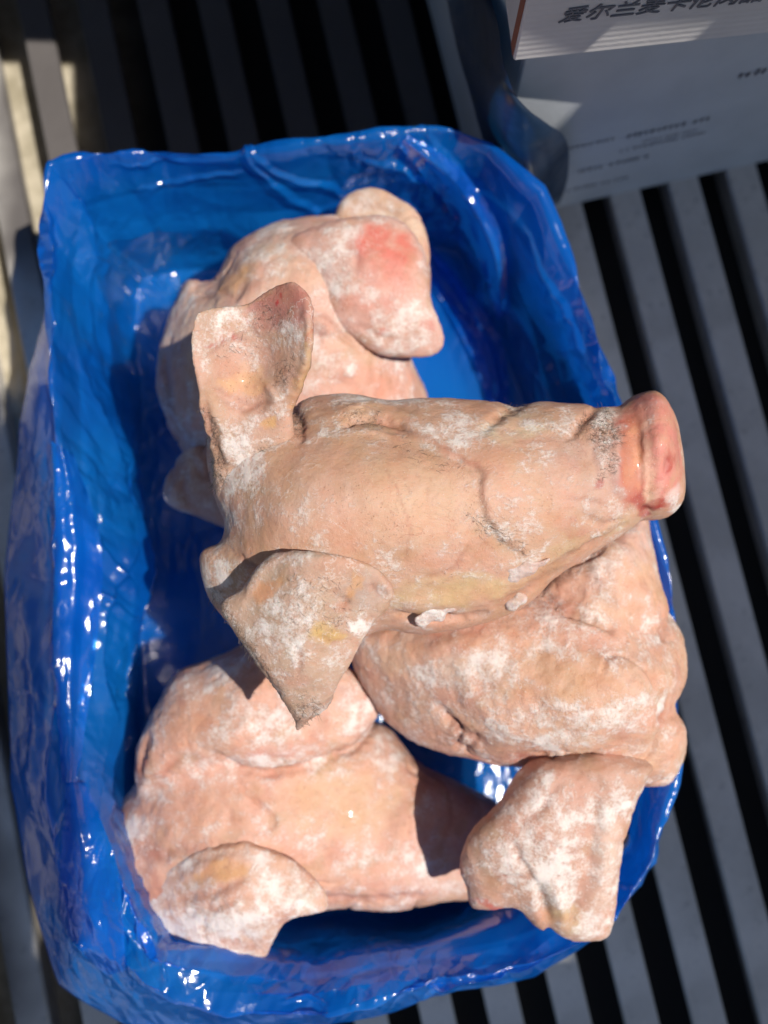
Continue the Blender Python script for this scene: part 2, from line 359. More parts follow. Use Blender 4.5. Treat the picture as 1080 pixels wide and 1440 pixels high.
TAN = (.58, .355, .22); PEACH = (.64, .36, .25); PINK = (.70, .33, .26); RED = (.42, .09, .07); BROWN = (.40, .20, .11); AMBER = (.58, .32, .12); PALE = (.72, .56, .46); DARK = (.16, .08, .06); MAUVE = (.50, .33, .30)
def flesh(name, parent, pieces, h=.002, k=.006, strokes=(), paint=(), frost=(), hair=(), lump=.0022, base=TAN, base2=PEACH, frost0=.12, seed=0., cuts=(), pink=.55, wrinkle=.0026):
    V, Q = solid(pieces, h, k=k, cuts=cuts)
    Ed = np.concatenate([Q[:, [0, 1]], Q[:, [1, 2]], Q[:, [2, 3]], Q[:, [3, 0]]]); cnt_ = np.bincount(Ed.ravel(), minlength=len(V))[:, None]
    for _ in range(3):                      # relax the stair-steps of the grid
        A_ = np.stack([np.bincount(Ed[:, 0], V[Ed[:, 1], c_], len(V)) + np.bincount(Ed[:, 1], V[Ed[:, 0], c_], len(V)) for c_ in range(3)], 1) / cnt_
        V = V * .4 + A_ * .6
    N = normals(V, Q); px, py = PX(V); up = N[:, 2] > -.2
    wob = lambda s, a, o: a * fbm(V * s, 2, o + seed)
    wx = px + wob(40, 14, 3.) + wob(160, 6, 9.); wy = py + wob(40, 14, 31.) + wob(160, 6, 39.)
    disp = lump * .8 * fbm(V * 24, 2, seed) + lump * .28 * fbm(V * 95, 3, seed + 5) + lump * .18 * fbm(V * 260, 2, seed + 8)
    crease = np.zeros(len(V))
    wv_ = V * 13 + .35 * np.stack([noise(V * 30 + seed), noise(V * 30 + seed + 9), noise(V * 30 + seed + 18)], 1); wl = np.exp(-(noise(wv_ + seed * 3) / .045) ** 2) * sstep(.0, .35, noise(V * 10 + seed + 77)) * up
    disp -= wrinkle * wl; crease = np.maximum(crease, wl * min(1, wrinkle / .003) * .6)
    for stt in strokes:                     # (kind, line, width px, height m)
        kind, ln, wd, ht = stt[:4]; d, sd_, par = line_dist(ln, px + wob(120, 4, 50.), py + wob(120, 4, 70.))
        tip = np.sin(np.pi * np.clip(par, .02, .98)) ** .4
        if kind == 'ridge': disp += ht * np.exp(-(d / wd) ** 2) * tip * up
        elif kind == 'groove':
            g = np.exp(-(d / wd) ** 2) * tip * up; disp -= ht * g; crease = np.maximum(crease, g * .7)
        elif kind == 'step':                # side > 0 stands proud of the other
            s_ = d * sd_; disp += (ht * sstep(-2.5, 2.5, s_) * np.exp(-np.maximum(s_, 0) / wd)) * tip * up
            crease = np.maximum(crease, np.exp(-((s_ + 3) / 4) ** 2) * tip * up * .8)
    V = V + N * disp[:, None]
    n1 = sstep(-.5, .5, fbm(V * 22, 4, seed + 11))[:, None]
    C = np.array(base) * (1 - n1) + np.array(base2) * n1
    n2 = sstep(.05, .55, fbm(V * 38, 4, seed + 71))[:, None]; C = C * (1 - pink * n2) + np.array((.54, .23, .16)) * pink * n2
    n3 = sstep(.05, .55, fbm(V * 50, 4, seed + 91))[:, None]; C = C * (1 - .5 * n3) + np.array((.46, .27, .14)) * .5 * n3
    def blob(b, x=wx, y=wy):
        cx, cy, rx, ry, an = b; ca, sa = math.cos(R(an)), math.sin(R(an)); dx, dy = x - cx, y - cy
        r = np.sqrt(((dx * ca + dy * sa) / rx) ** 2 + ((-dx * sa + dy * ca) / ry) ** 2); return 1 - sstep(.55, 1.15, r)
    mot = fbm(V * 75, 4, seed + 33)
    for b, colr, st_ in paint:
        m = (blob(b) if len(b) == 5 and not isinstance(b, list) else np.exp(-(line_dist(b[1:], wx, wy)[0] / b[0]) ** 2)) * st_ * up
        m = np.clip(m * (1 + 1.1 * mot), 0, 1); C = C * (1 - m[:, None]) + np.array(colr) * m[:, None]
    C = C * np.array((.90, .85, .80))
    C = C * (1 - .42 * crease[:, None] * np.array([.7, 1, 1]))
    Fr = frost0 + .02 + .62 * fbm(V * 34, 4, seed + 21) + .45 * fbm(V * 105, 3, seed + 61) + .30 * fbm(V * 9, 2, seed + 2)
    for b, st_ in frost:
        m = (blob(b) if not isinstance(b, list) else np.exp(-(line_dist(b[1:], wx, wy)[0] / b[0]) ** 2)) * up
        Fr = Fr + m * st_ * (.85 if st_ > 0 else 1)
    H = np.zeros(len(V))
    for b, st_ in hair:
        m = (blob(b) if not isinstance(b, list) else np.exp(-(line_dist(b[1:], wx, wy)[0] / b[0]) ** 2)) * up; H = np.maximum(H, m * st_)
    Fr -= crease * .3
    org = np.array(parent.location) if parent else V.mean(0)
    me = np_mesh(name, V - org, Q)
    a = me.attributes.new('skin_colour', 'FLOAT_COLOR', 'POINT'); a.data.foreach_set('color', np.concatenate([np.clip(C, .01, .85), np.ones((len(V), 1))], 1).astype(np.float32).ravel())
    for nm, arr in (('frost', Fr), ('bristle_mask', H)):
        a = me.attributes.new(nm, 'FLOAT', 'POINT'); a.data.foreach_set('value', np.clip(arr, -.6, 1.4).astype(np.float32))
    me.materials.append(SKIN)
    o = bpy.data.objects.new(name, me); COL.objects.link(o); o.parent = parent
    return o
def base_empty(name, px, py, z):
    return empty(name, tuple(float(v) for v in P(px, py, z)))

# ---- head A: on top of the pile
A = base_empty('pig_head', 560, 740, .20)
tag(A, 'topmost frozen pig head with long snout and red nose pointing right', 'pig head', 'frozen pig heads in the blue lined carton')
outA = [(400, 590), (425, 566), (480, 557), (540, 565), (600, 563), (680, 566), (722, 572), (765, 566), (810, 570), (850, 575), (885, 574), (906, 600), (918, 640), (916, 690), (900, 732), (870, 755), (830, 780), (780, 815), (745, 848), (700, 870), (640, 886), (590, 892), (540, 886), (500, 900), (430, 925), (360, 915), (325, 880), (298, 850), (286, 820), (284, 778), (312, 762), (317, 735), (303, 700), (293, 650), (300, 600), (345, 590)]
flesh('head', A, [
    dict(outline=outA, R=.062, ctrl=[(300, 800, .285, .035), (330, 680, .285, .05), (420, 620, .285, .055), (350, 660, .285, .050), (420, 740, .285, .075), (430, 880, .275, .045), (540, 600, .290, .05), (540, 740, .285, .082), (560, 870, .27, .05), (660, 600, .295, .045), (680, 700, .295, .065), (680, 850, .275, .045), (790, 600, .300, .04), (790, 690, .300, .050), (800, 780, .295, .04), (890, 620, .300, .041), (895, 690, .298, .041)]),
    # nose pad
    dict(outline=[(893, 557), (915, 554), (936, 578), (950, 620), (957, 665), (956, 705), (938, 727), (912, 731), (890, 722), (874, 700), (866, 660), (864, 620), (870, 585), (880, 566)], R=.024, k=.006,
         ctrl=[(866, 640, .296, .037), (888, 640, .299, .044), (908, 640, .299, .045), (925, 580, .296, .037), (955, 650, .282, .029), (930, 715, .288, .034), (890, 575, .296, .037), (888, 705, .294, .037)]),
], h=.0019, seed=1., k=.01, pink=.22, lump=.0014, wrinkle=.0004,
    strokes=[('step', [(740, 785), (705, 758), (685, 728), (676, 690), (680, 665), (640, 640), (580, 612), (520, 590)][::-1], 60, -.0026),
             ('groove', [(735, 568), (712, 578), (695, 592), (680, 604)], 7, .0035),
             ('groove', [(842, 570), (826, 584), (812, 604), (800, 616)], 6, .0035),
             ('groove', [(872, 566), (863, 600), (859, 650), (866, 690), (884, 716)], 6, .0012),
             ('groove', [(840, 600), (836, 640), (842, 672)], 4, .0012), ('groove', [(852, 596), (846, 632)], 3, .0010),
             ('ridge', [(898, 572), (906, 620), (907, 665), (902, 705)], 5, .0016), ('groove', [(880, 590), (882, 640), (884, 690)], 10, .0014), ('groove', [(904, 715), (915, 722)], 5, .003),
             ('groove', [(937, 640), (939, 652), (937, 664)], 4, .0016),
             ('groove', [(484, 598), (512, 590), (545, 593), (574, 605)], 4, .0052), ('ridge', [(470, 582), (512, 572), (560, 580)], 9, .0035),
             ('ridge', [(498, 604), (530, 606), (560, 616)], 6, .0016),
             ('groove', [(556, 862), (590, 872), (640, 872), (680, 862)], 5, .0060), ('ridge', [(560, 846), (600, 850), (650, 846), (720, 826)], 12, .003),
             ('groove', [(700, 850), (740, 830), (790, 800)], 7, .0025), ('groove', [(770, 800), (830, 768), (880, 735)], 4, .0018),
             ('groove', [(820, 722), (850, 738), (872, 730)], 4, .0016), ('groove', [(796, 700), (830, 704), (858, 712)], 3, .0010),
             ('groove', [(330, 860), (350, 820), (380, 788)], 6, .004), ('groove', [(318, 768), (345, 790), (370, 800)], 4, .002),
             ('groove', [(410, 572), (425, 600), (420, 622)], 6, .003), ('ridge', [(410, 700), (500, 680), (600, 700)], 60, .003),
             ('groove', [(536, 656), (560, 690), (575, 740), (572, 790)], 2, .0002),
             ('groove', [(660, 770), (640, 800), (600, 812)], 4, .001)],
    paint=[((590, 700, 110, 75, 10), (.64, .42, .29), .8), ((450, 690, 80, 90, 0), (.62, .39, .28), .6), ((640, 830, 110, 26, -8), (.62, .43, .24), .9),
           ((830, 660, 80, 70, 0), MAUVE, .45), ((760, 700, 60, 60, 0), PEACH, .5), ((720, 600, 60, 22, 0), (.70, .56, .38), .7),
           ((880, 640, 30, 80, 0), MAUVE, .6), ((888, 640, 26, 80, 4), (.55, .14, .10), .95), ((887, 640, 20, 56, 3), (.72, .33, .19), .9), ((936, 640, 28, 84, -5), (.70, .27, .23), .95), ((937, 652, 6, 16, 0), (.50, .10, .08), .9), ([4, (905, 580), (909, 640), (906, 700)], (.80, .48, .36), .8), ((925, 690, 8, 24, 10), (.78, .48, .40), .7),  # the pale ridge line is a highlight painted into the nose colour
           ((912, 572, 26, 22, 0), (.64, .24, .20), .9), ((918, 712, 30, 12, -20), (.40, .05, .04), .85), ((900, 706, 12, 14, 0), RED, .8), ((950, 700, 12, 20, 0), (.74, .52, .48), .8),
           ((800, 745, 26, 16, 0), (.55, .25, .2), .4), ((860, 742, 30, 10, -30), (.55, .42, .22), .6), ([4, (500, 600), (530, 588), (565, 600)], BROWN, .6), ((530, 598, 26, 9, 10), (.42, .30, .16), .7),
           ((576, 866, 30, 12, 0), (.50, .32, .16), .7), ((790, 775, 60, 12, -32), (.60, .42, .24), .5), ((848, 676, 5, 5, 0), RED, .9), ([3.5, (740, 785), (705, 758), (685, 728), (676, 690), (680, 665), (640, 640), (580, 612), (520, 590)], (.46, .30, .20), .5)],
    frost=[((650, 600, 60, 22, 8), .35), ((620, 620, 60, 16, 20), .3), ((340, 640, 50, 60, 0), .55), ((350, 700, 40, 60, 0), .4), ((300, 810, 26, 50, 0), .3), ((590, 700, 95, 65, 10), -.35), ((640, 835, 90, 20, -5), -.25),
           ((700, 745, 36, 22, 40), .28), ((800, 590, 34, 14, 0), .3), ((860, 600, 26, 24, 0), .35), ([9, (850, 575), (840, 620), (845, 660)], .3), ((890, 640, 24, 90, 0), -1.), ((935, 640, 26, 90, 0), -.75), ((950, 706, 12, 18, 0), .5),
           ((755, 745, 24, 16, 0), .3), ([8, (480, 560), (560, 563), (640, 566)], .3), ((450, 575, 50, 14, 0), .25), ((330, 800, 26, 40, 0), .2)],
    hair=[((850, 605, 26, 34, 0), .75), ([9, (862, 590), (852, 630), (852, 665)], .7), ((720, 580, 22, 8, -30), .6), ((828, 588, 24, 10, -50), .8), ((510, 592, 40, 12, 5), .55), ((690, 742, 50, 16, 35), .45), ((720, 772, 30, 10, 20), .5), ((600, 640, 90, 20, 20), .22), ((302, 650, 12, 50, 0), .7), ((415, 600, 16, 26, 0), .5), ((300, 840, 16, 26, 0), .4)])
flesh('ear', A, [dict(outline=[(276, 440), (300, 432), (345, 428), (370, 412), (395, 398), (415, 396), (432, 412), (440, 440), (438, 480), (426, 530), (412, 570), (418, 620), (420, 670), (400, 720), (350, 740), (312, 715), (300, 650), (290, 610), (280, 560), (270, 510), (268, 470)], R=.012,
    ctrl=[(280, 450, .372, .0045), (350, 450, .352, .006), (410, 410, .375, .005), (430, 470, .375, .005), (275, 540, .362, .005), (350, 540, .335, .009), (415, 560, .352, .007), (300, 630, .328, .010), (360, 640, .320, .018), (405, 640, .318, .015), (350, 690, .300, .016), (350, 735, .28, .014), (410, 700, .285, .014)])],
    h=.0016, seed=3., pink=.3, wrinkle=.0008, base=(.45, .28, .19), base2=(.54, .33, .24), frost0=.16, lump=.0016,
    strokes=[('groove', [(290, 500), (320, 480), (345, 470)], 3, .0014), ('ridge', [(355, 452), (372, 470), (390, 466)], 6, .0016), ('groove', [(330, 468), (334, 480), (345, 478)], 3, .002), ('groove', [(300, 545), (350, 570), (400, 565)], 3, .0012), ('ridge', [(375, 540), (388, 560), (378, 580)], 8, .003), ('groove', [(310, 560), (340, 580), (360, 566)], 4, .0016), ('ridge', [(432, 430), (434, 490), (418, 550), (408, 575)], 5, .003), ('groove', [(288, 560), (296, 610), (310, 660)], 5, .003), ('groove', [(300, 590), (308, 630), (318, 668)], 3, .002), ('ridge', [(280, 560), (290, 620)], 5, .002)],
    paint=[((396, 430, 60, 42, 20), (.48, .19, .16), .85), ((405, 405, 26, 12, 10), (.40, .16, .12), .7), ((391, 423, 5, 6, 0), (.45, .02, .03), 1.), ((398, 408, 3, 4, 0), (.4, .03, .03), .9), ([1.6, (292, 487), (305, 478), (316, 471)], (.42, .05, .05), .9), ([1.6, (331, 468), (333, 476), (338, 480)], (.5, .08, .06), .8), ([1.6, (340, 450), (348, 462), (350, 468)], (.5, .08, .06), .8), ([4, (436, 470), (426, 530), (412, 570)], (.60, .38, .17), .7), ((345, 540, 40, 16, -5), (.66, .42, .24), .85), ((352, 525, 20, 14, 0), (.66, .42, .24), .7), ((378, 598, 12, 12, 0), (.62, .38, .16), .9), ([3, (438, 410), (440, 450), (436, 480)], (.5, .16, .08), .8), ((318, 450, 20, 10, 0), (.5, .26, .14), .6), ([3, (270, 470), (276, 440), (300, 432), (345, 428), (380, 404)], (.50, .30, .18), .7)],
    frost=[((345, 540, 40, 14, -5), -.5), ((400, 425, 42, 34, 20), -.5), ([8, (428, 520), (410, 575)], -.6), ((390, 570, 20, 30, 0), .35), ((310, 450, 30, 14, 0), .05), ((330, 640, 30, 40, 0), .35), ((378, 598, 12, 12, 0), -.6)],
    hair=[([7, (290, 580), (300, 630), (312, 680)], .95), ((405, 520, 18, 26, 20), .5), ((372, 640, 26, 14, -20), .5), ((385, 440, 40, 20, 0), .35), ((330, 490, 40, 20, 0), .2)])
flesh('ear', A, [dict(outline=[(345, 825), (375, 785), (400, 775), (430, 774), (475, 779), (515, 790), (540, 805), (553, 825), (548, 850), (530, 872), (512, 900), (492, 935), (472, 970), (462, 995), (430, 1018), (417, 1028), (412, 1010), (395, 985), (370, 950), (345, 915), (325, 882), (312, 850)], R=.010,
    ctrl=[(345, 830, .348, .008), (380, 790, .358, .007), (430, 782, .372, .006), (520, 800, .368, .0045), (548, 835, .355, .0045), (430, 850, .364, .007), (500, 880, .348, .006), (345, 900, .342, .006), (420, 940, .345, .007), (470, 960, .332, .005), (420, 1020, .308, .0045)])],
    h=.0016, seed=5., pink=.3, wrinkle=.0008, base=(.46, .31, .21), base2=(.55, .36, .26), frost0=.24, lump=.0016,
    strokes=[('ridge', [(535, 812), (548, 832), (530, 862)], 6, .0025), ('groove', [(522, 820), (530, 836)], 3, .0016), ('groove', [(470, 830), (490, 845), (484, 862)], 4, .0014), ('groove', [(450, 895), (470, 905), (486, 900)], 4, .0012), ('step', [(330, 888), (375, 950), (415, 1015)], 10, -.0016), ('groove', [(545, 862), (505, 925), (468, 985), (430, 1016)], 3, .0018), ('ridge', [(395, 780), (365, 805), (340, 850)], 7, .002), ('groove', [(412, 900), (425, 930), (420, 955)], 4, .001)],
    paint=[((378, 828, 26, 16, -50), (.56, .31, .17), .9), ((425, 822, 22, 12, 0), (.52, .30, .18), .6), ((510, 830, 34, 26, 20), (.42, .30, .26), .7), ((497, 828, 10, 20, -15), (.60, .33, .16), .8), ((478, 852, 26, 10, 10), (.52, .26, .17), .6), ((465, 895, 24, 18, 0), (.62, .42, .18), .85), ((418, 930, 14, 20, 20), (.48, .27, .18), .6), ((428, 968, 10, 6, -20), (.6, .35, .28), .8), ((420, 1018, 10, 8, 0), (.14, .10, .08), .9), ([4, (520, 885), (495, 935), (470, 985)], (.58, .42, .22), .8), ([2.5, (375, 785), (430, 774), (515, 790), (548, 815)], (.30, .22, .16), .7), ((463, 997, 7, 12, 25), (.60, .33, .04), 1.)],
    frost=[((400, 870, 50, 60, 30), .35), ((410, 800, 34, 16, 0), .25), ((510, 890, 16, 20, 0), .5), ((360, 900, 20, 50, 35), .2), ((378, 828, 24, 14, -50), -.6), ((465, 895, 20, 14, 0), -.4), ((500, 880, 20, 8, 0), .5)],
    hair=[([9, (318, 850), (335, 890), (360, 930)], .85), ([8, (372, 950), (400, 985), (420, 1015)], .6), ((450, 850, 70, 60, 0), .25), ((425, 1000, 26, 26, 0), .6), ([4, (495, 935), (465, 985)], .6)])

# ---- head B: behind, upper left
B = base_empty('pig_head', 400, 500, .06)
tag(B, 'frozen pig head behind the topmost one, with a pink bruised ear', 'pig head', A['group'])
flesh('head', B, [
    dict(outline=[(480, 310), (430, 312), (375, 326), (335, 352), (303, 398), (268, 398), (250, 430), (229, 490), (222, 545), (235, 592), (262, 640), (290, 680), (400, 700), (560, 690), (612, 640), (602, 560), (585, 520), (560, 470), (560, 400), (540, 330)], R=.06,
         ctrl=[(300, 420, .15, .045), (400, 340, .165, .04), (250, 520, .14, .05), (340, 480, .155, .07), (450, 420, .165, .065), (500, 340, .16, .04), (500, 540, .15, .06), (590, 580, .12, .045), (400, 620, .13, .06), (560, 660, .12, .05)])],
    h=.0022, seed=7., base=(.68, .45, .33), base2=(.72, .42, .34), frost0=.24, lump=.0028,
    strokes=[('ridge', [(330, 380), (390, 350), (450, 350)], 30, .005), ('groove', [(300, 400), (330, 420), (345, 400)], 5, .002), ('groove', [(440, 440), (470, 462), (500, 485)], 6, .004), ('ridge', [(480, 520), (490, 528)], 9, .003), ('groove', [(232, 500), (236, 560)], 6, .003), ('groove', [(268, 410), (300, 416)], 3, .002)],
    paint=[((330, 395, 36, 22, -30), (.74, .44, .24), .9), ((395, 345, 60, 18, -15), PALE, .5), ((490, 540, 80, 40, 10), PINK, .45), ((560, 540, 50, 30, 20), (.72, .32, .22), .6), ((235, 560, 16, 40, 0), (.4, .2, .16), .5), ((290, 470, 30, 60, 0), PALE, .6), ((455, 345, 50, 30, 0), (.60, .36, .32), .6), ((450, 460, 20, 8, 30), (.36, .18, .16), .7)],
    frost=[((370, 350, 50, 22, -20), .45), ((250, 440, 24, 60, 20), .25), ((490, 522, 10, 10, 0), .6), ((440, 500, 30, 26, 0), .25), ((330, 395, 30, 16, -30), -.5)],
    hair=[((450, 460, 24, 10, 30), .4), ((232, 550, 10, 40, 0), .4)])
flesh('ear', B, [dict(outline=[(470, 318), (476, 290), (492, 272), (518, 264), (548, 271), (580, 294), (598, 325), (606, 380), (596, 430), (540, 400), (480, 360)], R=.016, ctrl=[(500, 280, .175, .010), (560, 290, .178, .010), (600, 350, .178, .010), (520, 330, .17, .014), (570, 400, .17, .012)])],
    h=.002, seed=9., base=(.62, .40, .27), base2=(.70, .50, .36), frost0=.2, strokes=[('groove', [(500, 285), (535, 290), (570, 305)], 4, .001)], paint=[((540, 285, 50, 16, 15), (.55, .34, .22), .5)])
flesh('ear', B, [dict(outline=[(440, 322), (480, 308), (530, 303), (568, 314), (592, 345), (604, 385), (607, 425), (622, 462), (622, 488), (600, 502), (560, 502), (525, 494), (492, 472), (455, 446), (425, 428), (395, 420), (385, 380), (405, 340)], R=.026,
    ctrl=[(420, 380, .212, .014), (500, 330, .220, .013), (580, 350, .214, .014), (500, 420, .224, .014), (580, 430, .220, .011), (600, 490, .205, .009), (520, 480, .212, .011), (440, 430, .214, .010), (400, 400, .205, .012)])],
    h=.0019, seed=11., wrinkle=.0010, base=(.68, .42, .34), base2=(.72, .42, .36), frost0=.26, lump=.002,
    strokes=[('groove', [(486, 340), (505, 365), (500, 385)], 5, .0012), ('ridge', [(540, 430), (560, 424), (566, 445)], 9, .0014), ('groove', [(500, 455), (530, 470), (560, 480)], 4, .001)],
    paint=[((540, 352, 56, 38, 20), (.72, .20, .16), .85), ((560, 400, 36, 40, 0), (.74, .32, .27), .6), ((515, 380, 20, 30, -20), (.70, .28, .24), .6), ((505, 430, 40, 16, 20), (.70, .32, .26), .6), ((455, 380, 44, 40, 0), (.58, .38, .35), .6), ((440, 340, 40, 20, -20), (.58, .36, .32), .5), ((605, 466, 12, 12, 0), (.60, .18, .15), .7), ([4, (600, 370), (606, 420)], (.52, .26, .16), .7), ((450, 430, 30, 10, 30), (.36, .16, .14), .5), ((535, 462, 12, 8, 0), (.70, .16, .12), .7)],
    frost=[((545, 350, 52, 34, 20), -.6), ((560, 400, 40, 30, 0), -.3), ((540, 430, 46, 22, 10), .30), ((490, 330, 40, 10, 0), .2), ((590, 420, 12, 60, 0), .15)])
flesh('ear', B, [dict(outline=[(262, 634), (285, 628), (330, 640), (360, 700), (345, 750), (300, 735), (262, 722), (236, 710), (227, 688), (240, 660)], R=.022, ctrl=[(240, 680, .165, .014), (290, 650, .165, .018), (300, 710, .155, .018), (345, 700, .15, .02)])],
    h=.002, seed=12., base=(.62, .42, .36), base2=(.66, .40, .32), frost0=.28, strokes=[('groove', [(262, 660), (256, 690), (268, 712)], 6, .002)])

# ---- head C: lower right
C_ = base_empty('pig_head', 780, 950, .06)
tag(C_, 'frozen pig head below the red nose, its ear in the lower right corner', 'pig head', A['group'])
flesh('head', C_, [
    dict(outline=[(500, 880), (600, 850), (700, 830), (800, 800), (870, 770), (905, 800), (930, 845), (940, 862), (956, 885), (962, 930), (960, 965), (946, 992), (952, 1020), (957, 1052), (940, 1078), (905, 1080), (860, 1075), (800, 1078), (750, 1078), (700, 1076), (655, 1066), (610, 1052), (566, 1032), (532, 1002), (508, 960), (492, 920)], R=.052,
         ctrl=[(520, 930, .185, .04), (560, 980, .18, .04), (620, 900, .19, .07), (640, 1030, .19, .05), (740, 900, .195, .07), (760, 980, .20, .078), (850, 850, .195, .06), (870, 960, .205, .07), (940, 930, .20, .04), (930, 1050, .20, .035), (850, 1060, .20, .045), (740, 1060, .195, .045), (900, 860, .19, .045)]),
    dict(outline=[(880, 722), (905, 715), (914, 760), (925, 810), (936, 858), (920, 900), (870, 892), (815, 875), (775, 850), (758, 828), (780, 790), (830, 750)], R=.036, k=.004,
         ctrl=[(800, 830, .225, .034), (860, 780, .222, .038), (860, 850, .225, .040), (905, 750, .205, .03), (915, 850, .212, .034)]),
    dict(outline=[(900, 1020), (945, 1010), (956, 1050), (938, 1098), (900, 1104), (872, 1110), (850, 1070)], R=.03, k=.01, ctrl=[(900, 1040, .21, .03), (940, 1060, .2, .028), (880, 1090, .2, .026)])],
    h=.0021, seed=15., pink=.65, base=(.70, .44, .30), base2=(.70, .38, .27), frost0=.22, lump=.003,
    strokes=[('groove', [(762, 836), (790, 858), (830, 872), (862, 886)], 5, .0075), ('groove', [(628, 1010), (645, 1030), (642, 1052), (660, 1060)], 5, .005), ('groove', [(612, 990), (630, 1012), (660, 1040), (690, 1050)], 6, .004), ('groove', [(735, 1072), (790, 1062), (850, 1066)], 5, .007), ('ridge', [(650, 930), (660, 980), (700, 1020), (790, 1040)], 16, .003), ('groove', [(940, 870), (930, 890), (938, 905)], 5, .003), ('groove', [(946, 1006), (930, 1012)], 5, .003), ('ridge', [(800, 815), (840, 805), (850, 830)], 7, .0018), ('groove', [(820, 808), (846, 818), (838, 836)], 3, .001), ('groove', [(560, 900), (640, 890), (720, 870)], 20, .002), ('groove', [(800, 900), (860, 920), (930, 925)], 14, .0015)],
    paint=[((810, 960, 90, 60, 10), (.62, .35, .20), .75), ((700, 900, 60, 30, 0), (.72, .40, .26), .5), ((840, 900, 50, 20, 10), (.74, .38, .28), .5), ((630, 940, 40, 30, 0), PALE, .5), ((720, 1050, 70, 20, 5), (.56, .27, .18), .6), ((650, 1040, 26, 22, 30), (.36, .16, .12), .65), ((950, 870, 10, 16, 0), (.50, .26, .14), .8), ((905, 1092, 34, 10, 0), (.55, .26, .16), .8), ((845, 818, 26, 26, 0), (.70, .42, .32), .6), ((895, 760, 26, 40, 0), (.72, .48, .42), .7), ((560, 980, 34, 24, 40), (.52, .32, .24), .4), ((700, 1070, 60, 8, 0), (.50, .14, .10), .6), ((590, 920, 30, 40, 0), (.55, .35, .26), .4), ((900, 940, 26, 60, 0), (.70, .46, .34), .6)],
    frost=[((600, 950, 36, 26, 10), .40), ((800, 1040, 70, 18, 0), .3), ((690, 950, 40, 50, 10), .35), ((900, 1000, 40, 36, 0), .35), ((850, 870, 50, 10, 20), .35), ((810, 955, 70, 40, 10), -.3), ((760, 1000, 60, 16, 0), .2), ((910, 880, 20, 60, 0), .3), ((840, 780, 50, 20, 0), .2)],
    hair=[((650, 1030, 30, 20, 30), .35), ((930, 890, 10, 20, 0), .4)])
flesh('ear', C_, [dict(outline=[(735, 1084), (760, 1066), (820, 1056), (880, 1058), (915, 1075), (905, 1098), (888, 1140), (874, 1190), (868, 1240), (864, 1280), (854, 1314), (826, 1323), (800, 1320), (784, 1312), (770, 1302), (760, 1306), (742, 1290), (722, 1276), (690, 1279), (664, 1276), (657, 1250), (648, 1215), (662, 1172), (700, 1130)], R=.020,
    ctrl=[(760, 1090, .225, .026), (860, 1080, .225, .026), (690, 1180, .225, .015), (760, 1180, .235, .016), (850, 1180, .225, .016), (665, 1240, .21, .012), (740, 1270, .215, .013), (800, 1300, .205, .016), (845, 1290, .205, .014)])],
    h=.0019, seed=17., pink=.7, base=(.50, .28, .19), base2=(.60, .35, .26), frost0=.27, lump=.0026,
    strokes=[('groove', [(755, 1245), (765, 1270), (772, 1298)], 7, .006), ('ridge', [(778, 1240), (790, 1270), (796, 1300)], 10, .004), ('groove', [(720, 1185), (735, 1215), (752, 1240)], 4, .0024), ('groove', [(680, 1236), (720, 1232), (750, 1236)], 4, .0022), ('groove', [(838, 1110), (836, 1180), (826, 1240), (806, 1290)], 8, .0025), ('ridge', [(855, 1120), (852, 1200), (846, 1280)], 14, .003), ('groove', [(790, 1100), (760, 1140), (730, 1160)], 5, .0016), ('groove', [(812, 1270), (800, 1300)], 5, .003), ('groove', [(760, 1180), (800, 1200), (820, 1190)], 4, .0014)],
    paint=[((750, 1150, 50, 60, 30), (.52, .26, .18), .7), ((740, 1265, 34, 22, 20), (.46, .24, .16), .7), ((795, 1290, 26, 24, 20), (.56, .44, .22), .75), ((776, 1262, 12, 26, 0), (.42, .32, .22), .7), ((850, 1210, 22, 80, 5), (.72, .50, .40), .8), ((800, 1110, 50, 30, 0), (.60, .30, .22), .5), ((690, 1275, 40, 6, 0), (.60, .12, .08), .8), ((652, 1215, 8, 26, 0), (.5, .16, .12), .7), ((820, 1150, 26, 30, 0), (.56, .27, .20), .5)],
    frost=[((700, 1200, 26, 40, 0), .35), ((745, 1230, 40, 26, 0), .3), ((850, 1120, 30, 40, 0), .35), ((840, 1290, 16, 26, 0), .35), ((790, 1225, 30, 20, 0), .3), ((760, 1085, 26, 12, 0), .35), ((790, 1290, 20, 24, 20), -.3)])

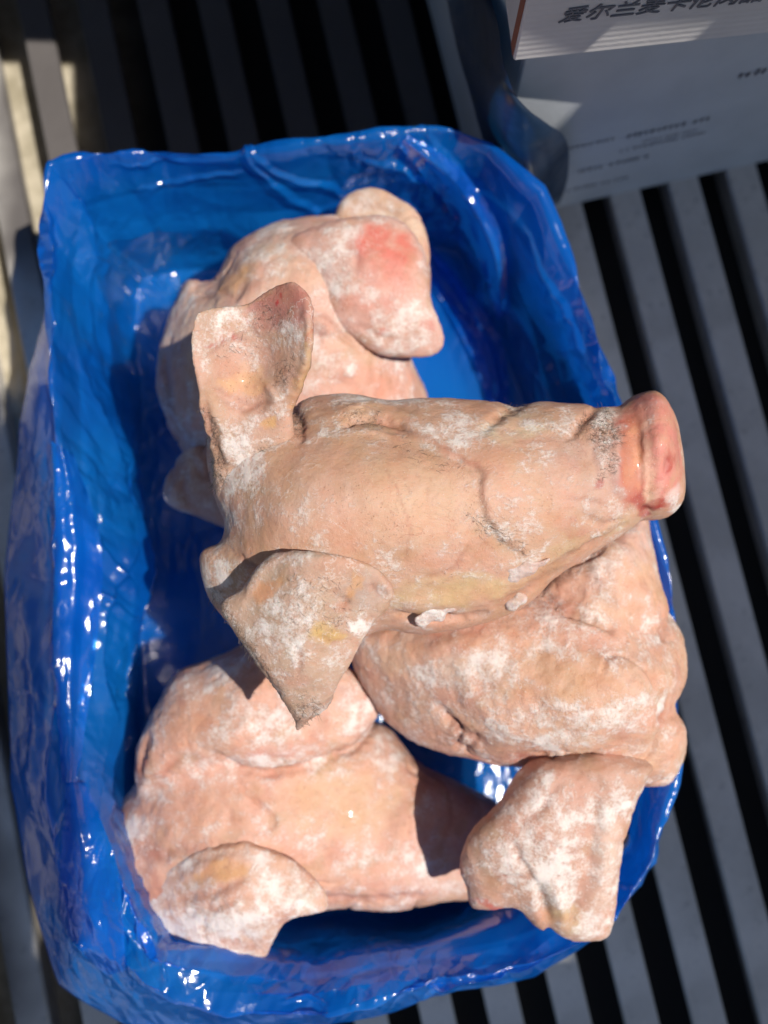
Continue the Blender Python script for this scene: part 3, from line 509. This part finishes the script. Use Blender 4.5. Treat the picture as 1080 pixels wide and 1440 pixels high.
# ---- head D: lower left
D = base_empty('pig_head', 400, 1130, .05)
tag(D, 'frozen pig head in the lower left corner, partly under the blue film', 'pig head', A['group'])
flesh('head', D, [
    dict(outline=[(300, 1000), (230, 1020), (200, 1060), (192, 1100), (163, 1142), (160, 1200), (190, 1270), (240, 1340), (320, 1320), (420, 1284), (480, 1274), (545, 1276), (600, 1268), (660, 1262), (700, 1255), (712, 1180), (700, 1130), (640, 1100), (590, 1072), (540, 1022), (480, 1000), (400, 980)], R=.05,
         ctrl=[(200, 1130, .115, .045), (230, 1250, .115, .05), (300, 1080, .13, .05), (330, 1170, .13, .06), (440, 1160, .12, .06), (480, 1050, .115, .045), (560, 1100, .105, .045), (560, 1220, .105, .050), (680, 1160, .09, .04), (680, 1240, .085, .04), (440, 1260, .11, .045)]),
    dict(outline=[(345, 905), (300, 925), (252, 945), (226, 985), (206, 1022), (194, 1062), (200, 1110), (250, 1110), (310, 1080), (370, 1087), (430, 1077), (500, 1050), (528, 1012), (526, 980), (500, 945), (430, 900), (380, 885)], R=.045, k=.006,
         ctrl=[(230, 1020, .15, .04), (300, 960, .15, .045), (330, 1040, .165, .046), (420, 960, .165, .042), (430, 1050, .17, .030), (505, 1000, .17, .022), (240, 1090, .14, .04), (340, 1075, .165, .03)])],
    h=.0021, seed=19., pink=.65, base=(.70, .42, .30), base2=(.72, .38, .28), frost0=.22, lump=.0026,
    strokes=[('groove', [(300, 1062), (335, 1080), (375, 1090), (432, 1079), (500, 1052), (528, 1016)], 5, .005), ('groove', [(192, 1100), (230, 1090), (250, 1070)], 5, .001), ('ridge', [(320, 1040), (345, 1020), (360, 1050)], 9, .002), ('groove', [(610, 1090), (560, 1140), (540, 1200)], 14, .0016), ('groove', [(200, 1215), (240, 1200), (270, 1195)], 8, .002), ('groove', [(440, 1262), (520, 1268), (600, 1258)], 5, .003), ('step', [(600, 1084), (626, 1110), (630, 1150), (616, 1200)], 20, -.001), ('groove', [(576, 1150), (580, 1190), (600, 1210)], 3, .001), ('groove', [(208, 1030), (200, 1070), (196, 1100)], 4, .003)],
    paint=[((270, 1020, 60, 34, -30), (.70, .36, .24), .7), ((270, 1140, 90, 40, 10), (.72, .38, .26), .6), ((490, 1130, 110, 60, 0), (.67, .43, .28), .85), ((350, 1040, 34, 26, 0), (.72, .38, .28), .6), ((380, 1060, 40, 18, 0), (.70, .34, .30), .5), ((200, 1190, 36, 24, 20), (.40, .17, .12), .75), ((180, 1130, 20, 16, 0), (.44, .2, .18), .7), ((480, 980, 36, 26, 0), (.64, .42, .38), .5), ((600, 1160, 30, 60, 0), (.74, .44, .36), .5), ((460, 1080, 30, 8, -20), (.48, .30, .14), .7), ((600, 1240, 60, 26, 0), (.74, .48, .40), .5), ((515, 990, 10, 14, 0), (.7, .2, .16), .5), ([4, (208, 1030), (200, 1070), (196, 1100)], (.36, .12, .08), .7)],
    frost=[((300, 945, 50, 30, -20), .5), ((490, 1130, 80, 40, 0), -.35), ((370, 1070, 60, 14, 0), .35), ((400, 1045, 60, 14, 0), .25), ((185, 1165, 26, 18, 0), .5), ((300, 1170, 60, 12, 0), .25), ((450, 1255, 80, 12, 0), .5), ((590, 1130, 14, 14, 0), .4), ((580, 1220, 50, 26, 0), .3), ((220, 1060, 14, 40, 0), .3), ((270, 1030, 40, 16, -30), -.25), ((320, 1100, 20, 8, 0), .3)])
flesh('ear', D, [dict(outline=[(178, 1262), (225, 1222), (285, 1194), (330, 1184), (368, 1190), (405, 1206), (440, 1232), (460, 1258), (461, 1280), (440, 1287), (404, 1298), (385, 1325), (364, 1352), (300, 1350), (235, 1345), (195, 1310)], R=.016,
    ctrl=[(215, 1260, .150, .012), (230, 1310, .150, .012), (310, 1205, .184, .009), (330, 1260, .190, .011), (390, 1215, .187, .007), (445, 1260, .182, .006), (400, 1290, .183, .008), (350, 1330, .162, .010), (280, 1330, .158, .012)])],
    h=.0019, seed=23., wrinkle=.0006, base=(.68, .42, .30), base2=(.70, .44, .33), frost0=.34, lump=.002,
    strokes=[('groove', [(258, 1262), (300, 1258), (345, 1235)], 6, .002), ('groove', [(250, 1285), (300, 1280), (350, 1262)], 5, .0022), ('ridge', [(250, 1240), (290, 1216), (335, 1204), (355, 1222)], 9, .0018), ('step', [(398, 1300), (420, 1270), (445, 1245)], 12, -.001), ('ridge', [(215, 1238), (280, 1200), (345, 1190), (410, 1212), (452, 1250)], 5, .002)],
    paint=[((310, 1230, 50, 16, -15), (.70, .40, .20), .9), ((270, 1262, 40, 10, -10), (.62, .30, .20), .6), ([3.5, (215, 1238), (280, 1200), (345, 1188), (410, 1208), (456, 1254), (460, 1280)], (.50, .24, .12), .85), ((430, 1262, 20, 24, 0), (.70, .60, .46), .6), ((420, 1215, 40, 12, 40), (.58, .30, .24), .4)],
    frost=[((310, 1230, 46, 12, -15), -.6), ((370, 1240, 26, 30, 0), .4), ((300, 1300, 90, 26, 0), .45), ((425, 1262, 20, 20, 0), .35)])

for poly, z in (([(712, 800), (728, 796), (740, 789), (756, 790), (773, 784), (768, 793), (756, 797), (748, 806), (734, 808), (724, 817), (711, 816), (715, 808)], .326), ([(582, 870), (592, 864), (600, 854), (618, 853), (632, 848), (641, 857), (628, 862), (622, 872), (606, 874), (598, 884), (586, 881)], .309), ([(712, 846), (722, 840), (728, 832), (740, 838), (738, 848), (729, 850), (722, 859), (713, 856)], .303)):
    cx_, cy_ = np.mean(poly, 0)
    flesh('ice_flake', A, [dict(outline=poly, R=.003, ctrl=[(cx_ - 12, cy_ + 4, z - .0022, .003), (cx_ + 12, cy_ - 4, z - .0010, .003), (cx_, cy_ + 9, z - .005, .003)])], h=.0009, seed=cx_, base=(.56, .42, .38), base2=(.62, .50, .48), frost0=.30, lump=.003, wrinkle=0)
# short bristles standing in the frost
M = NT('bristle'); M.set(Base_Color=(.16, .12, .09), Roughness=.5); BRI = M.m
def bristles(o, n, ln=(.003, .007), seed=0):
    me = o.data; nv = len(me.vertices); co = np.empty(nv * 3, np.float32); me.vertices.foreach_get('co', co); co = co.reshape(-1, 3)
    no = np.empty(nv * 3, np.float32); me.vertices.foreach_get('normal', no); no = no.reshape(-1, 3)
    wt = np.empty(nv, np.float32); me.attributes['bristle_mask'].data.foreach_get('value', wt); wt = np.clip(wt - .1, 0, 1) * (no[:, 2] > .1)
    r3 = np.random.default_rng(seed); ids = r3.choice(nv, n, p=wt / wt.sum()); V = []; F = []
    flow = np.array([.8, -.35, 0])
    for k in ids:
        p = co[k] + r3.normal(0, .0006, 3) * [1, 1, 0]; d = no[k] * .35 + flow * .6 + r3.normal(0, .45, 3); d /= np.linalg.norm(d); d -= no[k] * min(0, (d @ no[k]) - .15) ; L = r3.uniform(*ln)
        s1 = np.cross(d, no[k] + .01); s1 /= np.linalg.norm(s1) + 1e-9; s2 = np.cross(d, s1); r_ = .00013; b = len(V)
        for q, w__ in ((p - no[k] * .0006, 1), (p + d * L * .55, .8), (p + d * L - no[k] * L * .18, .2)):
            for t in range(3): V.append(q + r_ * w__ * (s1 * math.cos(t * 2.094) + s2 * math.sin(t * 2.094)))
        for a in (0, 1):
            for t in range(3): F.append((b + a * 3 + t, b + a * 3 + (t + 1) % 3, b + a * 3 + 3 + (t + 1) % 3, b + a * 3 + 3 + t))
    m2 = np_mesh('bristle', np.array(V), np.array(F)); m2.materials.append(BRI); b = bpy.data.objects.new('bristle', m2); COL.objects.link(b); b.parent = o; b['kind'] = 'stuff'
for o in [o for o in bpy.data.objects if o.parent == A and o.name.split('.')[0] in ('head', 'ear')]: bristles(o, 700 if o.name == 'head' else 300, seed=len(o.name))

# ------------------------------------------------------------------ carton under the film
ST_ = [  # rim (px, py, z) clockwise from the upper left corner; lip; foot; how far the skirt flares
 (72,234,.215,  125,300,.14,  160,345,.010), (200,213,.200, 220,285,.12, 240,365,.006), (340,210,.200, 345,288,.12, 350,372,.006), (460,188,.215, 465,280,.12, 465,350,.006),
 (600,182,.215, 592,275,.12, 580,340,.006), (690,208,.205, 665,280,.13, 650,335,.006), (762,262,.205, 718,325,.13, 685,380,.006), (800,370,.200, 752,400,.12, 712,440,.006),
 (835,470,.200, 788,490,.12, 742,510,.006), (868,560,.200, 824,575,.12, 782,590,.006), (912,690,.200, 868,700,.12, 828,710,.006), (945,850,.200, 898,850,.12, 852,850,.006),
 (952,980,.195, 902,980,.12, 862,980,.006), (950,1100,.200, 900,1092,.12, 858,1082,.008), (925,1215,.200, 875,1190,.12, 835,1170,.014), (855,1315,.200, 820,1300,.14, 780,1240,.018),
 (750,1370,.200, 740,1345,.165, 700,1285,.022), (610,1398,.200, 610,1346,.170, 595,1320,.024), (450,1425,.200, 440,1356,.175, 440,1340,.03), (300,1430,.200, 300,1353,.19, 310,1340,.034),
 (190,1395,.205, 226,1336,.215, 235,1330,0.055), (110,1330,.205, 190,1250,.215, 215,1260,0.062), (78,1190,.205, 148,1158,.200, 178,1150,0.062), (70,1000,.205, 178,1000,.150, 172,1000,0.062),
 (72,800,.205, 208,850,.140, 172,820,0.062), (72,620,.205, 192,690,.130, 165,660,0.056), (66,470,.210, 172,560,.115, 168,540,.034), (60,340,.212, 128,410,.130, 160,430,.018)]
ST_ = np.array(ST_, float); nst = len(ST_)
cen = P(500, 800, .03)
rim = P(ST_[:, 0], ST_[:, 1], ST_[:, 2]); lip = P(ST_[:, 3], ST_[:, 4], ST_[:, 5]); foot = P(ST_[:, 5 + 1], ST_[:, 7], np.full(nst, .035))
out_n = rim - cen; out_n[:, 2] = 0; out_n /= np.linalg.norm(out_n, axis=1)[:, None]
for q_, m_ in ((lip, .024), (foot, .026)):
    ins_ = ((rim - q_) * out_n).sum(1); mm = np.full(nst, m_); mm[[0, 6]] += .016; mm[[27, 26, 1, 15]] += .010; q_ -= out_n * np.maximum(mm - ins_, 0)[:, None]
def row(base, o, dz): 
    r = base + out_n * o; r[:, 2] += dz; return r
fl = ST_[:, 8:9]; hem = rim + out_n * (fl + .002); hem[:, 2] = .045; hem2 = rim + out_n * fl; hem2[:, 2] = .145
rows = [hem, hem2, row(rim, .003, -.012), rim, row(rim * .85 + lip * .15, 0, .004), row(rim * .5 + lip * .5, 0, .006), row(lip, .006, .006), row(lip, -.003, -.012), foot * .6 + lip * .4, foot, foot * .5 + cen * .5, np.tile(cen, (nst, 1))]
for r_ in rows[9:]: r_[:, 2] = .03
CREASES = [([(95, 250), (112, 300), (140, 335), (180, 375), (245, 420)], 16, .005), ([(125, 360), (165, 380), (205, 400)], 14, .004), ([(115, 300), (125, 350), (128, 420), (150, 520)], 14, .004),
 ([(342, 205), (400, 238), (470, 258), (490, 275)], 9, .004), ([(340, 205), (360, 228), (410, 270), (470, 305), (520, 300)], 12, .004), ([(600, 188), (640, 232), (690, 300), (712, 360), (700, 440)], 15, .006), ([(560, 192), (615, 205), (680, 280), (700, 340)], 11, .004),
 ([(600, 210), (640, 290), (690, 380), (700, 460)], 13, .005), ([(620, 370), (660, 420), (700, 480), (712, 570)], 13, .005), ([(520, 215), (560, 222), (600, 250), (640, 330)], 12, .005), ([(160, 232), (240, 226), (330, 222)], 6, .002), ([(200, 262), (280, 250), (340, 240)], 8, .003),
 ([(85, 1290), (86, 1200), (94, 1050), (76, 900), (90, 760), (82, 640)], 14, .005), ([(108, 1090), (90, 1200), (78, 1290), (120, 1350), (190, 1405)], 9, .004), ([(52, 1100), (46, 1000), (30, 850)], 10, .004), ([(150, 1100), (180, 1160), (208, 1230), (232, 1330)], 12, .003),
 ([(138, 1205), (142, 1260), (165, 1310), (185, 1335)], 10, .004), ([(160, 1190), (175, 1230), (170, 1290), (180, 1330)], 8, .003), ([(235, 1333), (232, 1370), (228, 1400)], 7, .003), ([(600, 1408), (660, 1385), (740, 1376), (830, 1348)], 7, .003), ([(640, 1385), (700, 1372), (735, 1350)], 8, .003),
 ([(400, 1400), (430, 1395), (455, 1415)], 6, .003), ([(560, 1430), (600, 1405), (630, 1390)], 8, .003), ([(100, 640), (110, 720), (160, 790), (195, 830)], 15, .005), ([(190, 780), (150, 860), (150, 960), (170, 1010)], 14, .005), ([(120, 520), (150, 600), (185, 650), (195, 720)], 15, .005),
 ([(130, 820), (160, 850), (200, 870)], 9, .003), ([(110, 900), (130, 960), (120, 1040)], 12, .004), ([(880, 1300), (915, 1240), (935, 1150)], 10, .003), ([(905, 1250), (860, 1240), (800, 1245)], 8, .003), ([(750, 330), (800, 450), (850, 570)], 14, .004)]
UU = 1300
def up_u(r_):
    s = closed_spline(r_, 32); L = np.linalg.norm(np.diff(np.vstack([s, s[:1]]), axis=0), axis=1); c = np.concatenate([[0], np.cumsum(L)]); return s, c
par = closed_spline(rim, 32); Ls = np.linalg.norm(np.diff(np.vstack([par, par[:1]]), axis=0), axis=1); cu = np.concatenate([[0], np.cumsum(Ls)]); tt = np.linspace(0, cu[-1], UU, endpoint=False)
def res(r_):
    s = closed_spline(r_, 32); k_ = (np.arange(32) / 32)[None, :, None]; k_ = k_ + (k_ * k_ * (3 - 2 * k_) - k_) * .3; ln_ = (r_[:, None] * (1 - k_) + np.roll(r_, -1, 0)[:, None] * k_).reshape(-1, 3)
    s = s * .25 + ln_ * .75; s = np.vstack([s, s[:1]]); return np.stack([np.interp(tt, cu, s[:, k]) for k in range(3)], 1)
G = np.stack([res(r_) for r_ in rows], 0)                   # rows x UU x 3
VV = [8, 16, 5, 6, 30, 30, 8, 18, 24, 24, 12]; sheet = []
for i in range(len(rows) - 1):
    a, b, c, d = G[max(i - 1, 0)], G[i], G[i + 1], G[min(i + 2, len(rows) - 1)]
    for k in range(VV[i]):
        t = k / VV[i]; sheet.append(.5 * (2 * b + (c - a) * t * .8 + ((2 * a - 5 * b + 4 * c - d) * .8 + .2 * 0) * t * t * 1. + (3 * b - a - 3 * c + d) * .8 * t ** 3) if False else b + (c - b) * (t * .5 + .5 * (t * t * (3 - 2 * t))))
sheet = np.array(sheet); nr = sheet.shape[0]
# soften across rows
for _ in range(2): sheet[1:-1] = sheet[1:-1] * .5 + (sheet[2:] + sheet[:-2]) * .25
r4 = np.random.default_rng(12); kx = np.cumsum(r4.uniform(.025, .075, 60)); kx = kx[kx < cu[-1] - .03]; kz = r4.uniform(-1, 1, len(kx)); kr = r4.uniform(-1, 1, len(kx))
wz = np.interp(tt, kx, kz, period=cu[-1]); wr = np.interp(tt, kx, kr, period=cu[-1]); on = res(rim + out_n) - res(rim); rr_ = np.arange(nr); r0 = VV[0] + VV[1] + VV[2]
wgt = np.exp(-((rr_ - r0) / np.where(rr_ < r0, 9., 16.)) ** 2)[:, None]
sheet[:, :, 2] += .0045 * wz * wgt; sheet[:, :, :2] += (.0050 * wr)[None, :, None] * wgt[:, :, None] * on[None, :, :2]
V = sheet.reshape(-1, 3); idx = np.arange(nr * UU).reshape(nr, UU); nx = np.roll(idx, -1, 1)
Q = np.stack([idx[:-1].ravel(), idx[1:].ravel(), nx[1:].ravel(), nx[:-1].ravel()], 1)
N = normals(V, Q); vpar = np.repeat(np.arange(nr) / nr, UU); upar = np.tile(tt, nr)
au = 2 * math.pi * upar / cu[-1]
def wallnoise(fu, fv, o):              # folds run down the wall
    rr = fu * cu[-1] / (2 * math.pi); return noise(np.stack([np.cos(au) * rr, np.sin(au) * rr, vpar * fv + o], 1))
amp = sstep(0, .12, vpar) * (1 - sstep(.70, .9, vpar)); rimk = .75 + .25 * (1 - np.exp(-((vpar - VV[0] / nr - .09) / .05) ** 2))
sl = np.concatenate([[0], np.cumsum(np.linalg.norm(np.diff(sheet, axis=0), axis=2).mean(1))]); vlen = np.repeat(sl, UU)
def facet(cu_, cv_, seed, jit=.35):     # crumple: a jittered lattice of flat triangles
    nu = max(3, int(round(cu[-1] / cu_))); r2 = np.random.default_rng(seed); Ht = r2.uniform(-1, 1, (nu, 256)); Fl = r2.random((nu, 256)) < .5
    a = upar / cu[-1] * nu + jit * noise(V * .6 / cu_ + seed) + vlen / cu_ * .25; b = vlen / cv_ + jit * noise(V * .6 / cu_ + seed + 40) + 3
    ia = np.floor(a).astype(int); ib = np.floor(b).astype(int) & 255; x = a - np.floor(a); y = b - np.floor(b); ib1 = (ib + 1) & 255; ia1 = (ia + 1) % nu; ia = ia % nu
    h00, h10, h01, h11 = Ht[ia, ib], Ht[ia1, ib], Ht[ia, ib1], Ht[ia1, ib1]; fl_ = Fl[ia, ib]
    A_ = np.where(x + y < 1, h00 + (h10 - h00) * x + (h01 - h00) * y, h11 + (h01 - h11) * (1 - x) + (h10 - h11) * (1 - y))
    B_ = np.where(x > y, h00 + (h10 - h00) * x + (h11 - h10) * y, h00 + (h11 - h01) * x + (h01 - h00) * y)
    return np.where(fl_, A_, B_)
px_, py_ = PX(V); crum = .75 * sstep(-.08, .34, noise(V * 7 + 30))
for cx_, cy_, rx_, ry_ in ((182, 840, 26, 190), (64, 370, 20, 60), (590, 225, 60, 30), (640, 320, 40, 60), (640, 1400, 90, 22), (200, 1250, 30, 60), (120, 300, 40, 50), (100, 690, 40, 50), (870, 1290, 40, 40), (220, 1395, 70, 30)):
    crum = np.maximum(crum, 1.15 * np.exp(-((px_ - cx_) / rx_) ** 2 - ((py_ - cy_) / ry_) ** 2))
fold = .0090 * facet(.075, .14, 3) + .0060 * facet(.040, .09, 5) * (.4 + .6 * crum) + (.0030 * facet(.015, .055, 7) + .0012 * facet(.007, .026, 9)) * (.05 + crum)
cr = .0030 * (.3 - np.abs(noise(V * 14 + 4)) * 1.3)
px_, py_ = PX(V)
wx_ = px_ + 7 * noise(V * 26 + 8) + 3 * noise(V * 80 + 8); wy_ = py_ + 7 * noise(V * 26 + 19) + 3 * noise(V * 80 + 19); tent = np.zeros(len(V)); seen = sstep(.05, .09, vpar)
for ln, wd, ht in CREASES:
    wd *= .8; ht *= 1.25
    d, sd_, pr = line_dist(ln, wx_, wy_); tent += ht * np.maximum(0, 1 - d / (wd * (1 + .5 * sd_))) * np.sin(np.pi * np.clip(pr, .03, .97)) ** .5 * seen
V = V + N * ((fold + cr) * amp * rimk + tent)[:, None] * 1.0
V[:, 2] = np.maximum(V[:, 2], .012)
liner = tag(link('plastic_liner', np_mesh('plastic_liner', V, Q), FILM), 'crumpled translucent blue plastic liner bag holding the pig heads', 'plastic bag')
# loose pleats of the film, folded over on themselves
PXl, PYl = PX(V); LV = V.copy()
def catm(g, n):
    m = len(g); out = []
    for i in range(m - 1):
        a, b, c, d = g[max(i - 1, 0)], g[i], g[i + 1], g[min(i + 2, m - 1)]
        for k in range(n):
            t = k / n; out.append(.5 * (2 * b + (c - a) * t + (2 * a - 5 * b + 4 * c - d) * t * t + (3 * b - a - 3 * c + d) * t ** 3))
    out.append(g[-1]); return np.array(out)
def pleat(ea, eb, lift, seed):
    a = catm(np.array(ea, float), 26); b = catm(np.array(eb, float), 26); ns = 26; g = np.stack([a + (b - a) * k / ns for k in range(ns + 1)], 1)
    q = g.reshape(-1, 2); z = np.zeros(len(q))
    for i, (x, y) in enumerate(q):
        m = (np.abs(PXl - x) < 7) & (np.abs(PYl - y) < 7); z[i] = np.percentile(LV[m, 2], 90) if m.any() else .1
    z = z.reshape(g.shape[:2])
    for _ in range(30): z[1:-1, 1:-1] = (z[1:-1, 1:-1] + z[2:, 1:-1] + z[:-2, 1:-1] + z[1:-1, 2:] + z[1:-1, :-2]) / 5
    s_ = np.linspace(0, 1, ns + 1)[None, :]; e_ = np.sin(np.pi * np.linspace(0, 1, len(a)))[:, None] ** .5
    z = z + lift * (.25 + .9 * s_ ** .7 * e_) + .003 * np.maximum(0, 1 - np.abs(s_ - .45) / .2)
    w3 = P(g[..., 0], g[..., 1], z).reshape(-1, 3); w3[:, 2] += .0022 * (.4 - np.abs(noise(w3 * 40 + seed)) * 1.6) + .0010 * (.4 - np.abs(noise(w3 * 100 + seed)) * 1.6)
    ids = np.arange(len(w3)).reshape(g.shape[:2]); Q2 = np.stack([ids[:-1, :-1].ravel(), ids[1:, :-1].ravel(), ids[1:, 1:].ravel(), ids[:-1, 1:].ravel()], 1)
    link('film_pleat', np_mesh('film_pleat', w3, Q2), FILM, liner)
pleat([(575, 190), (650, 240), (705, 330), (712, 440)], [(560, 205), (625, 285), (675, 370), (700, 450)], .007, 3)
pleat([(590, 330), (655, 405), (705, 480), (716, 570)], [(580, 362), (625, 430), (662, 500), (690, 575)], .006, 4)
pleat([(72, 620), (78, 760), (74, 900), (88, 1100)], [(104, 640), (142, 770), (134, 920), (108, 1100)], .006, 5)
pleat([(92, 1100), (84, 1240), (92, 1310), (150, 1372)], [(120, 1100), (160, 1200), (172, 1270), (176, 1365)], .006, 6)
# carton
CARD = board_material('brown_board', (.62, .55, .46), .006); WHITE = board_material('white_board', (.68, .65, .63), .0062); SLATE = board_material('bluish_board', (.58, .60, .62))  # lower carton: white board with its shade painted in as bluish grey
ctn = base_empty('carton', 500, 800, .002); tag(ctn, 'open brown carton hidden inside the blue plastic liner', 'carton')
crim = rim - out_n * .007
cs = res(crim)[::18]; cs[:, 2] = np.minimum(cs[:, 2] - .05, .145); ncs = len(cs); co = np.array(ctn.location)
cc = cs - cs.mean(0); cc[:, 2] = 0; cc /= np.linalg.norm(cc, axis=1)[:, None]
ci = cs - cc * .005; low = lambda a, z: np.concatenate([a[:, :2], np.full((len(a), 1), z)], 1)
cv = np.concatenate([low(cs, .001), cs, ci, low(ci, .008)]) - co
cf = [(k * ncs + i, k * ncs + (i + 1) % ncs, (k + 1) * ncs + (i + 1) % ncs, (k + 1) * ncs + i) for k in range(3) for i in range(ncs)]
me = bpy.data.meshes.new('side_wall'); me.from_pydata([tuple(v) for v in cv], [], cf); me.update(); me.materials.append(CARD)
o = bpy.data.objects.new('side_wall', me); COL.objects.link(o); o.parent = ctn
me = bpy.data.meshes.new('base'); bvs = np.concatenate([low(ci * .999, .001), low(ci * .999, .007)]) - co
me.from_pydata([tuple(v) for v in bvs], [], [tuple(range(ncs))[::-1], tuple(range(ncs, 2 * ncs))]); me.materials.append(CARD)
o = bpy.data.objects.new('base', me); COL.objects.link(o); o.parent = ctn

# ------------------------------------------------------------------ stacked white cartons, upper right
INK = plain('grey_ink', (.17, .17, .19), .7); EDGE = plain('red_brown_print', (.34, .12, .07), .7)
def text_mesh(body, size, font=None, shear=0.):
    cu_ = bpy.data.curves.new('t', 'FONT'); cu_.body = body; cu_.size = size; cu_.extrude = .0003; cu_.shear = shear; cu_.offset = .00008
    t = bpy.data.objects.new('t', cu_); COL.objects.link(t); bpy.context.view_layer.update()
    me = bpy.data.meshes.new_from_object(t.evaluated_get(bpy.context.evaluated_depsgraph_get())); bpy.data.objects.remove(t); return me
def white_carton(corner, rz, W_, D_, H_, label, mat=None):
    c = empty('carton', corner, rz); tag(c, label, 'carton', 'white cartons stacked beyond the blue lined one')
    t = .004
    for nm, b in (('front_panel', (0, W_, 0, t, 0, H_)), ('back_panel', (0, W_, D_ - t, D_, 0, H_)), ('side_panel', (0, t, t, D_ - t, 0, H_)), ('side_panel', (W_ - t, W_, t, D_ - t, 0, H_)), ('top_flap', (t, W_ - t, t, D_ / 2 - .001, H_ - t - .001, H_ - .001)), ('top_flap', (t, W_ - t, D_ / 2 + .001, D_ - t, H_ - t - .001, H_ - .001)), ('bottom_flap', (t, W_ - t, t, D_ - t, .001, t))):
        o = bpy.data.objects.new(nm, box_mesh(nm, *b, bevel=.0012)); COL.objects.link(o); o.parent = c; o.data.materials.append(mat or WHITE)
    return c
def on_front(c, me, x, z, name, mat, lab=None):
    o = bpy.data.objects.new(name, me); COL.objects.link(o); o.parent = c; o.location = (x, -.0008, z); o.rotation_euler = (math.pi / 2, 0, 0)
    me.materials.clear(); me.materials.append(mat)
    if lab: o['label'] = lab
    return o
b0 = P(785, 292, 0); b1 = P(1080, 226, 0); rz = math.atan2(b1[1] - b0[1], b1[0] - b0[0]); dirx = np.array([math.cos(rz), math.sin(rz), 0])
cl = b0 - dirx * .080; HC = .330
lower = white_carton(tuple(cl), rz, .56, .38, HC, 'lower white carton of the stack, resting on the slatted floor at the upper right', SLATE)  # SLATE: white board with its shade painted in
t0 = P(722, 86, HC + .001); t1 = P(1080, 47, HC + .001); rz2 = math.atan2(t1[1] - t0[1], t1[0] - t0[0])
upper = white_carton(tuple(t0), rz2, .56, .38, HC, 'upper white carton of the stack with a printed line of Chinese characters')
on_front(upper, text_mesh('爱尔兰麦卡伦肉品', .0175, shear=.25), .024, .043, 'lettering', INK, 'dark grey printed Chinese characters')
o = bpy.data.objects.new('edge_print', box_mesh('edge_print', -.0006, .0, .003, .012, .002, HC - .002)); COL.objects.link(o); o.parent = upper; o.data.materials.append(EDGE)
def smudge_line(c, x, z, w_, s, slope=0.):   # printed small lines too blurred to read
    import bmesh
    bm = bmesh.new(); xx = 0; rr = random.Random(int(x * 1e4 + z * 1e4))
    while xx < w_:
        ww = s * rr.uniform(.35, .75); hh = s * rr.uniform(.6, 1.)
        for k in range(2):
            a = xx + rr.uniform(0, ww * .3); zz = rr.uniform(0, hh * .7) + slope * xx
            v = [bm.verts.new(p) for p in ((a, zz, 0), (a + ww * .6, zz, 0), (a + ww * .6, zz + s * .22, 0), (a, zz + s * .22, 0))]; bm.faces.new(v)
            v = [bm.verts.new(p) for p in ((a + ww * .2, slope * xx, 0.0001), (a + ww * .2 + s * .14, slope * xx, 0.0001), (a + ww * .2 + s * .14, slope * xx + hh, 0.0001), (a + ww * .2, slope * xx + hh, 0.0001))]; bm.faces.new(v)
        xx += ww * 1.15 + (s * .5 if rr.random() < .15 else 0)
    me = bpy.data.meshes.new('print_line'); bm.to_mesh(me); bm.free(); on_front(c, me, x, z, 'print_line', INK)
for x, z, w_, s in ((.055, .135, .05, .006), (.12, .132, .075, .009), (.20, .20, .16, .011), (.12, .105, .085, .006), (.085, .078, .070, .009), (.035, .038, .11, .007), (.14, .115, .05, .005)):
    smudge_line(lower, x, z, w_, s)
# small printing on the upper carton's side
me = text_mesh('肉品', .02, shear=.2); o = bpy.data.objects.new('side_lettering', me); COL.objects.link(o); o.parent = upper; o.location = (-.0008, .055, .05); o.rotation_euler = (math.pi / 2, 0, -math.pi / 2); me.materials.clear(); me.materials.append(INK)

# ------------------------------------------------------------------ second sheet of blue film hanging by the cartons
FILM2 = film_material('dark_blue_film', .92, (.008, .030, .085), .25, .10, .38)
c2 = [  # rows run across the sheet, from its top downwards
 [(600, -60, .20), (640, -60, .22), (670, -60, .24), (685, -40, .24)],
 [(628, 0, .20), (655, 5, .22), (680, 10, .27), (694, 15, .29)],
 [(640, 70, .19), (665, 76, .23), (695, 84, .275), (712, 92, .305)],
 [(655, 130, .17), (690, 134, .25), (718, 138, .285), (738, 150, .275)],
 [(672, 180, .14), (712, 184, .225), (752, 188, .235), (792, 190, .205)],
 [(690, 220, .09), (735, 225, .19), (775, 232, .165), (800, 228, .140)],
 [(715, 285, .03), (745, 288, .09), (770, 290, .085), (788, 286, .06)]]
c2 = np.array([[P(*q) for q in r_] for r_ in c2])
def refine(g, n):                       # catmull along axis 0
    m = len(g); out = []
    for i in range(m - 1):
        a, b, c, d = g[max(i - 1, 0)], g[i], g[i + 1], g[min(i + 2, m - 1)]
        for k in range(n):
            t = k / n; out.append(.5 * (2 * b + (c - a) * t + (2 * a - 5 * b + 4 * c - d) * t * t + (3 * b - a - 3 * c + d) * t ** 3))
    out.append(g[-1]); return np.array(out)
g = refine(c2, 14); g = refine(g.transpose(1, 0, 2), 20).transpose(1, 0, 2); a_, b_ = g.shape[:2]; V = g.reshape(-1, 3)
idx = np.arange(a_ * b_).reshape(a_, b_); Q = np.stack([idx[:-1, :-1].ravel(), idx[1:, :-1].ravel(), idx[1:, 1:].ravel(), idx[:-1, 1:].ravel()], 1)
N = normals(V, Q); V = V + N * (.004 * noise(V * 14) + .0012 * (.3 - np.abs(noise(V * 40 + 3))))[:, None]
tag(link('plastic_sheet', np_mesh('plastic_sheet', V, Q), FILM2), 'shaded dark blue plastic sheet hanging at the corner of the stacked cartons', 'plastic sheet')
